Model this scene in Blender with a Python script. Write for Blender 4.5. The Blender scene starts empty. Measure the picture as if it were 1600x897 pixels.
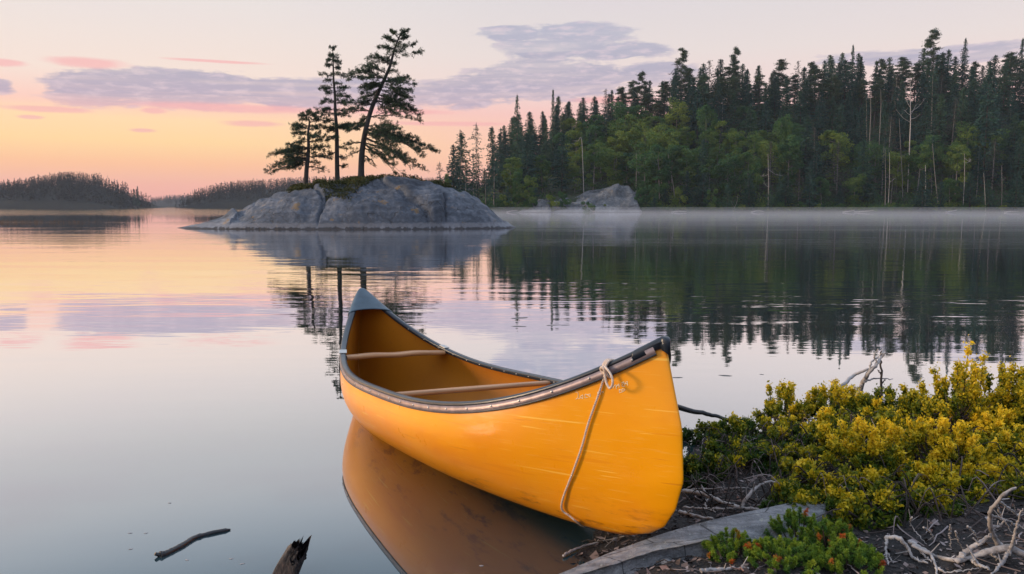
import bpy, math, random
import numpy as np
from mathutils import Matrix, Vector

R = math.radians
rng = np.random.default_rng(11)
S = bpy.context.scene
COL = S.collection
pi = math.pi

# ------------------------------------------------------------------ camera numbers (photo 1600 x 897)
H, F_, CX, CY, HOR = 1.5, 1244.0, 800.0, 448.5, 322.0
PIT = math.atan((CY - HOR) / F_)

def ray(px, py):
    c, s = math.cos(PIT), math.sin(PIT)
    a = (px - CX) / F_; b = -(py - CY) / F_
    return np.array([a, c + b * s, -s + b * c])

def at_z(px, py, z=0.0):                 # point on a level plane
    d = ray(px, py); t = (z - H) / d[2]
    return np.array([0, 0, H]) + d * t

def at_y(px, py, y):                     # point at a distance
    d = ray(px, py)
    return np.array([0, 0, H]) + d * (y / d[1])

def proj(P):
    P = np.atleast_2d(P); x = P[:, 0]; y = P[:, 1]; z = P[:, 2] - H
    c, s = math.cos(PIT), math.sin(PIT)
    fw = y * c - z * s; up = y * s + z * c
    return np.stack([CX + F_ * x / fw, CY - F_ * up / fw], 1)

# ------------------------------------------------------------------ small helpers
def lin(c):
    o = []
    for v in c:
        v = v / 255.0
        o.append(v / 12.92 if v <= 0.04045 else ((v + 0.055) / 1.055) ** 2.4)
    return (*o, 1.0)

def tag(o, label=None, cat=None, group=None, kind=None):
    if label: o['label'] = label
    if cat: o['category'] = cat
    if group: o['group'] = group
    if kind: o['kind'] = kind
    return o

def thing(name, loc=(0, 0, 0), label=None, cat=None, group=None, rotz=0.0, scale=None):
    o = bpy.data.objects.new(name, None); COL.objects.link(o)
    o.location = [float(v) for v in loc]; o.rotation_euler = (0, 0, rotz)
    o.empty_display_size = 0.2
    if scale is not None: o.scale = scale
    return tag(o, label, cat, group)

class MB:
    def __init__(s):
        s.V = []; s.n = 0; s.Q = []; s.T = []; s.AQ = []; s.AT = []
    def quads(s, V, Q, a=0.5):
        V = np.asarray(V, float).reshape(-1, 3); Q = np.asarray(Q, int).reshape(-1, 4)
        s.V.append(V); s.Q.append(Q + s.n); s.n += len(V)
        s.AQ.append(np.broadcast_to(np.asarray(a, float), (len(Q),)).copy()); return s
    def tris(s, V, T, a=0.5):
        V = np.asarray(V, float).reshape(-1, 3); T = np.asarray(T, int).reshape(-1, 3)
        s.V.append(V); s.T.append(T + s.n); s.n += len(V)
        s.AT.append(np.broadcast_to(np.asarray(a, float), (len(T),)).copy()); return s
    def build(s, name, mat, parent=None, smooth=True, org=None):
        V = np.concatenate(s.V) if s.V else np.zeros((0, 3))
        if org is not None: V = V - np.asarray(org, float)
        Q = np.concatenate(s.Q) if s.Q else np.zeros((0, 4), int)
        T = np.concatenate(s.T) if s.T else np.zeros((0, 3), int)
        A = np.concatenate([np.concatenate(s.AQ) if s.AQ else np.zeros(0), np.concatenate(s.AT) if s.AT else np.zeros(0)])
        me = bpy.data.meshes.new(name)
        me.vertices.add(len(V)); me.vertices.foreach_set('co', V.astype(np.float32).ravel())
        nl = len(Q) * 4 + len(T) * 3
        me.loops.add(nl)
        me.loops.foreach_set('vertex_index', np.concatenate([Q.ravel(), T.ravel()]).astype(np.int32))
        me.polygons.add(len(Q) + len(T))
        st = np.concatenate([np.arange(len(Q)) * 4, len(Q) * 4 + np.arange(len(T)) * 3]).astype(np.int32)
        me.polygons.foreach_set('loop_start', st)
        me.polygons.foreach_set('use_smooth', np.full(len(Q) + len(T), smooth))
        at = me.attributes.new('tint', 'FLOAT', 'FACE'); at.data.foreach_set('value', A.astype(np.float32))
        me.update(calc_edges=True); me.validate()
        me.materials.append(mat)
        o = bpy.data.objects.new(name, me); COL.objects.link(o)
        if parent is not None: o.parent = parent
        return o

def tube(mb, path, rad, n=8, a=0.5, cap=True, flat=1.0):
    P = np.asarray(path, float); m = len(P)
    rad = np.broadcast_to(np.asarray(rad, float), (m,))
    T = np.gradient(P, axis=0); T /= np.linalg.norm(T, axis=1)[:, None] + 1e-12
    up = np.array([0, 0, 1.0]) if abs(T[0][2]) < 0.9 else np.array([1.0, 0, 0])
    V = []
    u = np.cross(T[0], up); u /= np.linalg.norm(u)
    for i in range(m):
        u = u - T[i] * (u @ T[i]); u /= np.linalg.norm(u) + 1e-12
        w = np.cross(T[i], u)
        th = np.arange(n) * 2 * pi / n
        V.append(P[i] + rad[i] * (np.cos(th)[:, None] * u + flat * np.sin(th)[:, None] * w))
    V = np.concatenate(V)
    i = np.arange(m - 1)[:, None]; j = np.arange(n)[None, :]; j2 = (j + 1) % n
    Q = np.stack([i * n + j, i * n + j2, (i + 1) * n + j2, (i + 1) * n + j], -1).reshape(-1, 4)
    mb.quads(V, Q, a)
    if cap:
        for r0, pc, rev in ((0, P[0], True), (m - 1, P[-1], False)):
            ring = V[r0 * n:(r0 + 1) * n]
            VV = np.vstack([ring, pc + (T[r0] * (1 if not rev else -1)) * rad[r0] * 0.3])
            k = np.arange(n); k2 = (k + 1) % n
            Tt = np.stack([k, k2, np.full(n, n)], -1)
            if rev: Tt = Tt[:, ::-1]
            mb.tris(VV, Tt, a)
    return mb

def smooth_path(pts, n=24):
    P = np.asarray(pts, float); m = len(P)
    if m < 3:
        t = np.linspace(0, 1, n)[:, None]; return P[0] * (1 - t) + P[-1] * t
    PP = np.vstack([2 * P[0] - P[1], P, 2 * P[-1] - P[-2]])
    out = []
    for q in np.linspace(0, m - 1 - 1e-9, n):
        i = int(q); t = q - i
        a, b, c, d = PP[i], PP[i + 1], PP[i + 2], PP[i + 3]
        out.append(0.5 * ((2 * b) + (-a + c) * t + (2 * a - 5 * b + 4 * c - d) * t * t + (-a + 3 * b - 3 * c + d) * t ** 3))
    return np.array(out)

def unit(v): return v / (np.linalg.norm(v, axis=-1, keepdims=True) + 1e-12)

def leaves(mb, C, D, ln, wd, a=0.5, N=None, g=rng):
    """rhombic leaf faces, centre C, along D"""
    C = np.asarray(C, float); D = unit(np.asarray(D, float)); n = len(C)
    if N is None: N = g.normal(size=(n, 3))
    Sx = unit(np.cross(D, N))
    ln = np.broadcast_to(np.asarray(ln, float), (n,))[:, None]; wd = np.broadcast_to(np.asarray(wd, float), (n,))[:, None]
    V = np.stack([C - D * ln / 2, C + Sx * wd / 2, C + D * ln / 2, C - Sx * wd / 2], 1).reshape(-1, 3)
    mb.quads(V, np.arange(n * 4).reshape(n, 4), a)

def vnoise(x, y, seed=0):                # cheap value noise on arrays
    def h(i, j):
        v = np.sin(i * 127.1 + j * 311.7 + seed * 74.7) * 43758.5453
        return v - np.floor(v)
    i = np.floor(x); j = np.floor(y); fx = x - i; fy = y - j
    fx = fx * fx * (3 - 2 * fx); fy = fy * fy * (3 - 2 * fy)
    return (h(i, j) * (1 - fx) + h(i + 1, j) * fx) * (1 - fy) + (h(i, j + 1) * (1 - fx) + h(i + 1, j + 1) * fx) * fy
def fbm(x, y, oct=4, seed=0):
    s = 0; a = 1; t = 0
    for k in range(oct):
        s = s + a * vnoise(x * 2 ** k, y * 2 ** k, seed + k); t += a; a *= .5
    return s / t
def sstep(x, a, b):
    t = np.clip((x - a) / (b - a), 0, 1); return t * t * (3 - 2 * t)

def grid_mesh(mb, X, Y, Z, a=0.5):
    n, m = Z.shape
    V = np.stack([X, Y, Z], -1).reshape(-1, 3)
    i = np.arange(n - 1)[:, None]; j = np.arange(m - 1)[None, :]
    Q = np.stack([i * m + j, (i + 1) * m + j, (i + 1) * m + j + 1, i * m + j + 1], -1).reshape(-1, 4)
    mb.quads(V, Q, a)

# ------------------------------------------------------------------ materials
class NT:
    def __init__(s, nt): s.nt = nt
    def n(s, t, **k):
        o = s.nt.nodes.new(t)
        for a, b in k.items():
            if a == 'ins':
                for i, v in b.items(): s.set(o.inputs[i], v)
            else: setattr(o, a, b)
        return o
    def set(s, sock, v):
        if isinstance(v, bpy.types.NodeSocket): s.nt.links.new(v, sock)
        else: sock.default_value = v
    def math(s, op, a, b=0.0, c=0.0, clamp=False):
        o = s.nt.nodes.new('ShaderNodeMath'); o.operation = op; o.use_clamp = clamp
        s.set(o.inputs[0], a); s.set(o.inputs[1], b)
        if op in ('MULTIPLY_ADD',): s.set(o.inputs[2], c)
        return o.outputs[0]
    def mix(s, f, a, b, bt='MIX'):
        o = s.nt.nodes.new('ShaderNodeMix'); o.data_type = 'RGBA'; o.blend_type = bt
        s.set(o.inputs[0], f); s.set(o.inputs[6], a); s.set(o.inputs[7], b); return o.outputs[2]
    def ramp(s, f, stops, interp='LINEAR'):
        o = s.nt.nodes.new('ShaderNodeValToRGB'); cr = o.color_ramp; cr.interpolation = interp
        while len(cr.elements) < len(stops): cr.elements.new(0.5)
        for e, (p, c) in zip(cr.elements, stops): e.position = p; e.color = c if len(c) == 4 else (*c, 1)
        s.set(o.inputs[0], f); return o.outputs[0]
    def ss(s, x, a, b):
        o = s.nt.nodes.new('ShaderNodeMapRange'); o.interpolation_type = 'SMOOTHSTEP'; o.clamp = True
        s.set(o.inputs[0], x); s.set(o.inputs[1], a); s.set(o.inputs[2], b); o.inputs[3].default_value = 0; o.inputs[4].default_value = 1
        return o.outputs[0]
    def coords(s, kind='Object', scale=(1, 1, 1), loc=(0, 0, 0), rot=(0, 0, 0)):
        t = s.nt.nodes.new('ShaderNodeTexCoord'); m = s.nt.nodes.new('ShaderNodeMapping')
        s.nt.links.new(t.outputs[kind], m.inputs[0]); m.inputs['Scale'].default_value = scale
        m.inputs['Location'].default_value = loc; m.inputs['Rotation'].default_value = rot
        return m.outputs[0]
    def noise(s, vec, scale=5, detail=4, rough=.55, dist=0):
        o = s.nt.nodes.new('ShaderNodeTexNoise'); s.set(o.inputs['Vector'], vec)
        s.set(o.inputs['Scale'], scale); o.inputs['Detail'].default_value = detail; o.inputs['Roughness'].default_value = rough
        o.inputs['Distortion'].default_value = dist; return o.outputs[0]
    def vor(s, vec, scale=5, feature='F1', rnd=1.0):
        o = s.nt.nodes.new('ShaderNodeTexVoronoi'); o.feature = feature; s.set(o.inputs['Vector'], vec)
        o.inputs['Scale'].default_value = scale; o.inputs['Randomness'].default_value = rnd; return o.outputs['Distance']
    def bump(s, h, strength=.5, dist=.02, normal=None):
        o = s.nt.nodes.new('ShaderNodeBump'); o.inputs['Strength'].default_value = strength; o.inputs['Distance'].default_value = dist
        s.set(o.inputs['Height'], h)
        if normal is not None: s.set(o.inputs['Normal'], normal)
        return o.outputs[0]

def material(name):
    m = bpy.data.materials.new(name); m.use_nodes = True
    nt = m.node_tree; b = nt.nodes['Principled BSDF']
    return m, NT(nt), b

def simple(name, base, var=.25, scale=8, rough=.8, bump=.3, bdist=.01, dark=None, metallic=0, spec=.5, rv=0.0):
    m, t, b = material(name)
    v = t.coords('Object'); n = t.noise(v, scale, 5)
    lo = dark or tuple(c * (1 - var) for c in base); hi = tuple(min(1, c * (1 + var)) for c in base)
    c = t.ramp(n, [(.3, (*lo, 1)), (.7, (*hi, 1))])
    t.set(b.inputs['Base Color'], c); b.inputs['Roughness'].default_value = rough
    b.inputs['Metallic'].default_value = metallic; b.inputs['Specular IOR Level'].default_value = spec
    if bump: t.set(b.inputs['Normal'], t.bump(t.noise(v, scale * 3, 4), bump, bdist))
    return m

def foliage_mat(name, stops, trans=.25, rough=.6, objvar=.25, clump=2.0, clumpv=.35):
    """colour from the per-leaf tint, with clump-sized and tree-to-tree variation of the leaf colour itself"""
    m, t, b = material(name)
    at = t.n('ShaderNodeAttribute', attribute_name='tint').outputs['Fac']
    oi = t.n('ShaderNodeObjectInfo').outputs['Random']
    g = t.n('ShaderNodeNewGeometry').outputs['Position']
    nz = t.noise(g, clump, 2)
    f = t.math('ADD', at, t.math('MULTIPLY', t.math('SUBTRACT', nz, .5), clumpv * 2))
    f = t.math('ADD', f, t.math('MULTIPLY', t.math('SUBTRACT', oi, .5), objvar), clamp=True)
    c = t.ramp(f, stops)
    t.set(b.inputs['Base Color'], c); b.inputs['Roughness'].default_value = rough
    b.inputs['Specular IOR Level'].default_value = .25
    out = t.nt.nodes['Material Output']
    tr = t.n('ShaderNodeBsdfTranslucent'); t.set(tr.inputs[0], c)
    mx = t.n('ShaderNodeMixShader'); mx.inputs[0].default_value = trans
    t.nt.links.new(b.outputs[0], mx.inputs[1]); t.nt.links.new(tr.outputs[0], mx.inputs[2])
    t.nt.links.new(mx.outputs[0], out.inputs['Surface'])
    return m

M = {}
M['spruce'] = foliage_mat('spruce_needles', [(0, (.007, .032, .033, 1)), (.5, (.018, .062, .050, 1)), (1, (.055, .110, .048, 1))], .12, .7, .5, .25, .25)
M['spruce_grey'] = foliage_mat('old_spruce_needles', [(0, (.030, .040, .034, 1)), (.5, (.052, .056, .046, 1)), (1, (.085, .07, .055, 1))], .1, .7, .5, .25, .25)
M['broad'] = foliage_mat('birch_leaves', [(0, (.014, .066, .032, 1)), (.5, (.050, .130, .040, 1)), (1, (.21, .26, .035, 1))], .3, .6, .55, .5, .25)
M['pine'] = foliage_mat('pine_needles', [(0, (.022, .045, .032, 1)), (.5, (.045, .080, .045, 1)), (1, (.085, .11, .05, 1))], .25, .7, .2, .8, .3)
M['farwood'] = foliage_mat('far_wood_leaves', [(0, (.009, .011, .012, 1)), (.5, (.014, .018, .017, 1)), (1, (.026, .028, .020, 1))], .05, .8, .2, .03, .4)
M['shrub'] = foliage_mat('shrub_leaves', [(0, (.020, .050, .010, 1)), (.30, (.055, .105, .013, 1)), (.55, (.22, .23, .014, 1)), (.78, (.62, .46, .016, 1)), (1, (.86, .60, .03, 1))], .35, .5, .12, 9, .30)
M['juniper'] = foliage_mat('low_juniper_needles', [(0, (.03, .09, .035, 1)), (.35, (.08, .18, .035, 1)), (.7, (.26, .36, .035, 1)), (.9, (.36, .30, .03, 1)), (1, (.60, .09, .04, 1))], .25, .5, .05, 12, .12)
M['mat'] = foliage_mat('heath_cover', [(0, (.03, .035, .012, 1)), (.5, (.065, .075, .018, 1)), (.8, (.12, .09, .03, 1)), (1, (.16, .07, .03, 1))], .15, .7, 0, .9, .35)
M['reed'] = simple('reed_stalks', (.16, .09, .05), .3, 3, .8, 0)
M['bark'] = simple('dark_bark', (.055, .045, .04), .4, 6, .9, .6, .02)
M['pale_bark'] = simple('weathered_dead_wood', (.42, .38, .35), .3, 5, .85, .5, .01)
M['birch_bark'] = simple('grey_trunk_bark', (.20, .18, .165), .35, 4, .85, .4, .01)
M['island_bark'] = simple('pine_bark', (.04, .035, .034), .4, 9, .9, .6, .02)

def m_driftwood():
    m, t, b = material('silvered_driftwood')
    v = t.coords('Object', (1, 1, 1)); n = t.noise(v, 14, 6, .65); n2 = t.noise(v, 90, 3)
    c = t.ramp(n, [(.28, (.10, .09, .09, 1)), (.5, (.34, .31, .30, 1)), (.75, (.58, .54, .52, 1))])
    c = t.mix(t.math('MULTIPLY', t.ss(n2, .55, .7), .5), c, (.12, .10, .09, 1))
    t.set(b.inputs['Base Color'], c); b.inputs['Roughness'].default_value = .75
    t.set(b.inputs['Normal'], t.bump(n2, .5, .004)); return m
M['drift'] = m_driftwood()
M['twig'] = simple('brown_twigs', (.06, .04, .03), .4, 30, .85, 0)
M['wet_wood'] = simple('wet_black_wood', (.018, .017, .02), .4, 25, .35, .7, .004)

def m_soil():
    m, t, b = material('dark_shore_soil')
    v = t.coords('Object'); n = t.noise(v, 5, 6, .65); n2 = t.noise(v, 45, 5, .7); vo = t.vor(v, 60)
    c = t.ramp(n, [(.3, (.007, .006, .007, 1)), (.55, (.018, .015, .015, 1)), (.75, (.042, .034, .032, 1))])
    c = t.mix(t.math('MULTIPLY', t.ss(n2, .58, .72), .7), c, (.16, .135, .135, 1))
    c = t.mix(t.math('MULTIPLY', t.ss(t.noise(v, 3.1, 3), .6, .7), .4), c, (.09, .035, .02, 1))
    t.set(b.inputs['Base Color'], c); b.inputs['Roughness'].default_value = .9
    h = t.math('ADD', n2, t.math('MULTIPLY', vo, .6))
    t.set(b.inputs['Normal'], t.bump(h, .9, .02)); return m
M['soil'] = m_soil()

def m_rock(name, band=True, base=((.026, .032, .044, 1), (.075, .087, .112, 1), (.20, .21, .24, 1)), crack=.5, lich=True, sc=1.0, cw=.012, wet=.10):
    m, t, b = material(name)
    v = t.coords('Object'); n = t.noise(v, .55 * sc, 6, .6); n2 = t.noise(v, 3.5 * sc, 6, .65); n3 = t.noise(v, 26 * sc, 4, .7)
    c = t.ramp(t.math('ADD', t.math('MULTIPLY', n, .55), t.math('MULTIPLY', n2, .45)), [(.33, base[0]), (.5, base[1]), (.66, base[2])])
    c = t.mix(t.math('MULTIPLY', t.ss(n3, .55, .75), .45), c, base[0])
    # joints of the granite: warped cell borders
    wv = t.n('ShaderNodeVectorMath', operation='ADD')
    nn = t.n('ShaderNodeTexNoise'); t.set(nn.inputs['Vector'], v); nn.inputs['Scale'].default_value = .7 * sc; nn.inputs['Detail'].default_value = 3
    sc1 = t.n('ShaderNodeVectorMath', operation='SCALE'); t.set(sc1.inputs[0], nn.outputs['Color']); sc1.inputs[3].default_value = 2.2 / sc
    t.set(wv.inputs[0], v); t.set(wv.inputs[1], sc1.outputs[0])
    mp = t.n('ShaderNodeMapping'); t.set(mp.inputs[0], wv.outputs[0]); mp.inputs['Scale'].default_value = (1, .7, 1.3)
    vd = t.vor(mp.outputs[0], crack * sc, 'DISTANCE_TO_EDGE')
    ck = t.math('SUBTRACT', 1.0, t.ss(vd, cw * .2, cw))
    c = t.mix(t.math('MULTIPLY', ck, .6), c, (.03, .03, .034, 1))
    if lich:
        l = t.ss(t.noise(v, 1.1 * sc, 5, .7), .60, .68)
        c = t.mix(t.math('MULTIPLY', l, .7), c, (.24, .14, .045, 1))
        l2 = t.ss(t.noise(t.coords('Object', loc=(7, 3, 1)), 2.3 * sc, 5, .7), .62, .7)
        c = t.mix(t.math('MULTIPLY', l2, .5), c, (.05, .048, .045, 1))
    if band:
        z = t.n('ShaderNodeSeparateXYZ'); t.set(z.inputs[0], t.n('ShaderNodeNewGeometry').outputs['Position'])
        zz = t.math('ADD', z.outputs[2], t.math('MULTIPLY', t.math('SUBTRACT', n2, .5), .5))
        bl = t.math('MULTIPLY', t.ss(zz, wet, wet + .04), t.math('SUBTRACT', 1.0, t.ss(zz, wet * 3.4, wet * 4.6)))
        c = t.mix(t.math('MULTIPLY', bl, .26), c, (.42, .40, .41, 1))
        wl = t.math('SUBTRACT', 1.0, t.ss(zz, wet * .7, wet * 1.1))
        c = t.mix(t.math('MULTIPLY', wl, .85), c, (.03, .026, .028, 1))
    t.set(b.inputs['Base Color'], c); b.inputs['Roughness'].default_value = .78
    h = t.math('SUBTRACT', t.math('ADD', t.math('MULTIPLY', n2, .5), t.math('MULTIPLY', n3, .12)), t.math('MULTIPLY', ck, .6))
    t.set(b.inputs['Normal'], t.bump(h, .6, .25 / sc)); return m
M['island_rock'] = m_rock('island_granite')
M['outcrop'] = m_rock('shore_granite', True, ((.035, .04, .045, 1), (.105, .11, .12, 1), (.27, .268, .272, 1)), .5, True, .6, .03, .15)
def m_slab():
    m, t, b = material('slab_granite'); v = t.coords('Object', rot=(0, 0, R(-24))); st = t.noise(t.coords('Object', (3.5, 26, 26), rot=(0, 0, R(-24))), 1, 5, .6); n2 = t.noise(v, 22, 6, .7); n3 = t.noise(v, 170, 3, .7)
    c = t.ramp(t.math('ADD', t.math('MULTIPLY', st, .6), t.math('MULTIPLY', n2, .4)), [(.34, (.11, .115, .125, 1)), (.5, (.24, .245, .26, 1)), (.66, (.42, .42, .43, 1))])
    c = t.mix(t.math('MULTIPLY', t.ss(n3, .55, .7), .5), c, (.10, .10, .11, 1)); c = t.mix(t.math('MULTIPLY', t.ss(t.noise(v, 5, 5, .7), .58, .66), .5), c, (.07, .065, .06, 1))
    jd = t.vor(t.coords('Object', (1.0, 3.0, 1.0), rot=(0, 0, R(-24))), 2.6, 'DISTANCE_TO_EDGE'); jk = t.math('SUBTRACT', 1.0, t.ss(t.math('ADD', jd, t.math('MULTIPLY', n2, .02)), .012, .026)); c = t.mix(t.math('MULTIPLY', jk, .8), c, (.03, .03, .032, 1))
    c = t.mix(t.math('MULTIPLY', t.ss(t.noise(v, 34, 3, .6), .64, .70), .6), c, (.46, .47, .40, 1))
    t.set(b.inputs['Base Color'], c); b.inputs['Roughness'].default_value = .75; t.set(b.inputs['Normal'], t.bump(t.math('ADD', n2, t.math('MULTIPLY', n3, .3)), .8, .03)); return m
M['slab'] = m_slab()

def m_land(name, a, b_, c_):
    m, t, b = material(name)
    v = t.coords('Object'); n = t.noise(v, .12, 6, .65)
    t.set(b.inputs['Base Color'], t.ramp(n, [(.3, (*a, 1)), (.5, (*b_, 1)), (.7, (*c_, 1))])); b.inputs['Roughness'].default_value = .95
    t.set(b.inputs['Normal'], t.bump(t.noise(v, 1.2, 4), 1, .6)); return m
M['bank'] = m_land('forest_floor', (.014, .022, .012), (.028, .04, .016), (.05, .05, .03))
M['hill'] = m_land('far_hillside', (.008, .010, .010), (.012, .015, .013), (.018, .021, .016))

def m_water():
    m, t, b = material('lake_water')
    g = t.n('ShaderNodeNewGeometry').outputs['Position']
    sp = t.n('ShaderNodeSeparateXYZ'); t.set(sp.inputs[0], g); X, Y = sp.outputs[0], sp.outputs[1]
    def vec(sx, sy, ox=0, oy=0, rot=0):
        mp = t.n('ShaderNodeMapping'); t.set(mp.inputs[0], g); mp.inputs['Scale'].default_value = (sx, sy, 1)
        mp.inputs['Location'].default_value = (ox, oy, 0); mp.inputs['Rotation'].default_value = (0, 0, rot); return mp.outputs[0]
    # long low swell, wind ripples, cat's-paws; all weaker in the lee of the near shore
    swell = t.noise(vec(.10, .42, rot=R(7)), 1, 2, .5)
    rip = t.noise(vec(.55, 2.2, 3, 9, R(-6)), 1, 3, .55)
    fine = t.noise(vec(2.2, 7.5, 1, 4, R(4)), 1, 2, .5)
    patch = t.ss(t.noise(vec(.022, .10, 2.7, 1.3), 1, 3, .6), .46, .60)
    near = t.ss(Y, 4.5, 14.0)
    mid = t.math('POWER', t.math('MINIMUM', 1.0, t.math('DIVIDE', 15.0, t.math('MAXIMUM', Y, 1.0))), .68)
    breeze = t.math('MULTIPLY', t.ss(Y, 90., 170.), t.math('SUBTRACT', 1.0, t.ss(X, -45., -12.)))   # open water on the left is ruffled
    amp = t.math('MULTIPLY', near, mid)
    h = t.math('MULTIPLY', swell, .020)
    h = t.math('ADD', h, t.math('MULTIPLY', rip, t.math('ADD', .0052, t.math('MULTIPLY', patch, .0130))))
    h = t.math('ADD', h, t.math('MULTIPLY', fine, t.math('ADD', .0004, t.math('MULTIPLY', patch, .0022))))
    h = t.math('MULTIPLY', h, amp)
    h = t.math('ADD', h, t.math('MULTIPLY', t.math('MULTIPLY', t.noise(vec(.9, 2.0, 5, 5), 1, 2), breeze), .03))
    h = t.math('ADD', h, t.math('MULTIPLY', t.noise(vec(.8, 1.6), 1, 2), .0006))
    bp = t.n('ShaderNodeBump'); bp.inputs['Strength'].default_value = 1.0; bp.inputs['Distance'].default_value = 1.0; t.set(bp.inputs['Height'], h)
    t.set(b.inputs['Normal'], bp.outputs[0])
    lw = t.n('ShaderNodeLayerWeight'); lw.inputs['Blend'].default_value = .5; t.set(lw.inputs['Normal'], bp.outputs[0])
    fr = t.math('ADD', .11, t.math('MULTIPLY', t.ss(lw.outputs['Facing'], .52, .87), .86), clamp=True)
    gl = t.n('ShaderNodeBsdfGlossy'); gl.inputs['Color'].default_value = (.97, .98, 1, 1); gl.inputs['Roughness'].default_value = .015; t.set(gl.inputs['Normal'], bp.outputs[0])
    df = t.n('ShaderNodeBsdfDiffuse'); df.inputs['Color'].default_value = (.020, .042, .050, 1)
    mx = t.n('ShaderNodeMixShader'); t.set(mx.inputs[0], fr); t.nt.links.new(df.outputs[0], mx.inputs[1]); t.nt.links.new(gl.outputs[0], mx.inputs[2])
    t.nt.links.new(mx.outputs[0], t.nt.nodes['Material Output'].inputs['Surface'])
    return m
M['water'] = m_water()

def m_hull():
    m, t, b = material('yellow_gelcoat')
    v = t.coords('Object'); z = t.n('ShaderNodeSeparateXYZ'); t.set(z.inputs[0], v)
    n = t.noise(v, 1.6, 4); n2 = t.noise(v, 9, 5, .65)
    c = t.mix(n, (.86, .27, .002, 1), (.90, .40, .004, 1))
    # scratches: long thin pale streaks at two slants
    for k, (rx, sc, th, col, am) in enumerate(((R(9), (1.5, 2.0, 75), .69, (1.0, .62, .10, 1), .55), (R(-24), (1.5, 2.6, 80), .70, (1.0, .60, .10, 1), .5), (R(38), (1.2, 3.4, 90), .71, (.55, .16, .01, 1), .45), (R(-8), (1.0, 1.2, 30), .66, (.80, .26, .003, 1), .5))):
        s = t.noise(t.coords('Object', sc, (k * 3.1, k, 0), (rx, 0, 0)), 1, 2, .5)
        c = t.mix(t.math('MULTIPLY', t.ss(s, th, th + .03), am), c, col)
    fs = t.ss(t.noise(t.coords('Object', (6, 5, 210), (1, 2, 0), (R(-33), 0, 0)), 1, 2, .5), .66, .70); fs2 = t.ss(t.noise(t.coords('Object', (6, 7, 240), (4, 2, 0), (R(21), 0, 0)), 1, 2, .5), .66, .70)
    c = t.mix(t.math('MULTIPLY', t.math('MAXIMUM', fs, fs2), .18), c, (1.0, .66, .20, 1))
    blot = t.ss(t.noise(t.coords('Object', (2, 1.4, 3)), 1, 4, .6), .48, .66); c = t.mix(t.math('MULTIPLY', blot, .35), c, (.72, .20, .002, 1))
    # scuffs and mud along the bottom
    low = t.math('SUBTRACT', 1.0, t.ss(t.math('ADD', z.outputs[2], t.math('MULTIPLY', n2, .16)), .07, .28))
    sc_ = t.math('MULTIPLY', low, t.ss(t.noise(t.coords('Object', (9, 4, 22)), 1, 5, .7), .52, .66))
    c = t.mix(t.math('MULTIPLY', sc_, .8), c, (.26, .07, .012, 1))
    sp = t.ss(t.vor(v, 3.2), .010, .030); c = t.mix(t.math('MULTIPLY', t.math('SUBTRACT', 1., sp), .8), c, (.05, .02, .01, 1))
    t.set(b.inputs['Base Color'], c)
    t.set(b.inputs['Roughness'], t.math('ADD', .20, t.math('MULTIPLY', n2, .22)))
    b.inputs['Coat Weight'].default_value = .10; b.inputs['Coat Roughness'].default_value = .08; b.inputs['Specular IOR Level'].default_value = .3
    t.set(b.inputs['Normal'], t.bump(t.math('ADD', t.noise(t.coords('Object', (1, .6, 1)), 3.0, 3), t.math('MULTIPLY', t.noise(v, 60, 3), .03)), .35, .02)); return m
M['hull'] = m_hull()
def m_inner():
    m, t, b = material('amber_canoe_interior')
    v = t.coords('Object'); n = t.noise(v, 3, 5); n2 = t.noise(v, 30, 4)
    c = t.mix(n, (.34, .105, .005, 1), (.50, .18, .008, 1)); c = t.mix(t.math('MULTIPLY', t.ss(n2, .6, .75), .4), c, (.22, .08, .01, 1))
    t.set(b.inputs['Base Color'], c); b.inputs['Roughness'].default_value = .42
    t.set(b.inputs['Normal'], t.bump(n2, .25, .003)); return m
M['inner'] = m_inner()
M['vinyl'] = simple('dark_gunwale_vinyl', (.022, .03, .042), .3, 12, .30, .15, .002)
M['alu'] = simple('dull_aluminium', (.26, .20, .20), .3, 18, .42, .2, .002, metallic=.5)
M['deck'] = simple('blue_grey_deck_plastic', (.05, .085, .115), .2, 15, .34, .2, .002)
M['rivet'] = simple('pop_rivet_metal', (.5, .48, .46), .1, 20, .4, 0, metallic=.8)
M['wood'] = None
def m_wood():
    m, t, b = material('ash_wood')
    n = t.noise(t.coords('Object', (3, 70, 70)), 1, 4, .6)
    t.set(b.inputs['Base Color'], t.ramp(n, [(.3, (.30, .13, .05, 1)), (.7, (.55, .28, .12, 1))])); b.inputs['Roughness'].default_value = .4
    return m
M['wood'] = m_wood()
M['rope'] = simple('cream_rope_fibre', (.66, .52, .42), .3, 240, .8, .8, .002)
M['scratch'] = simple('scratched_paint_marks', (.95, .82, .55), .1, 20, .7, 0)

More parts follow.
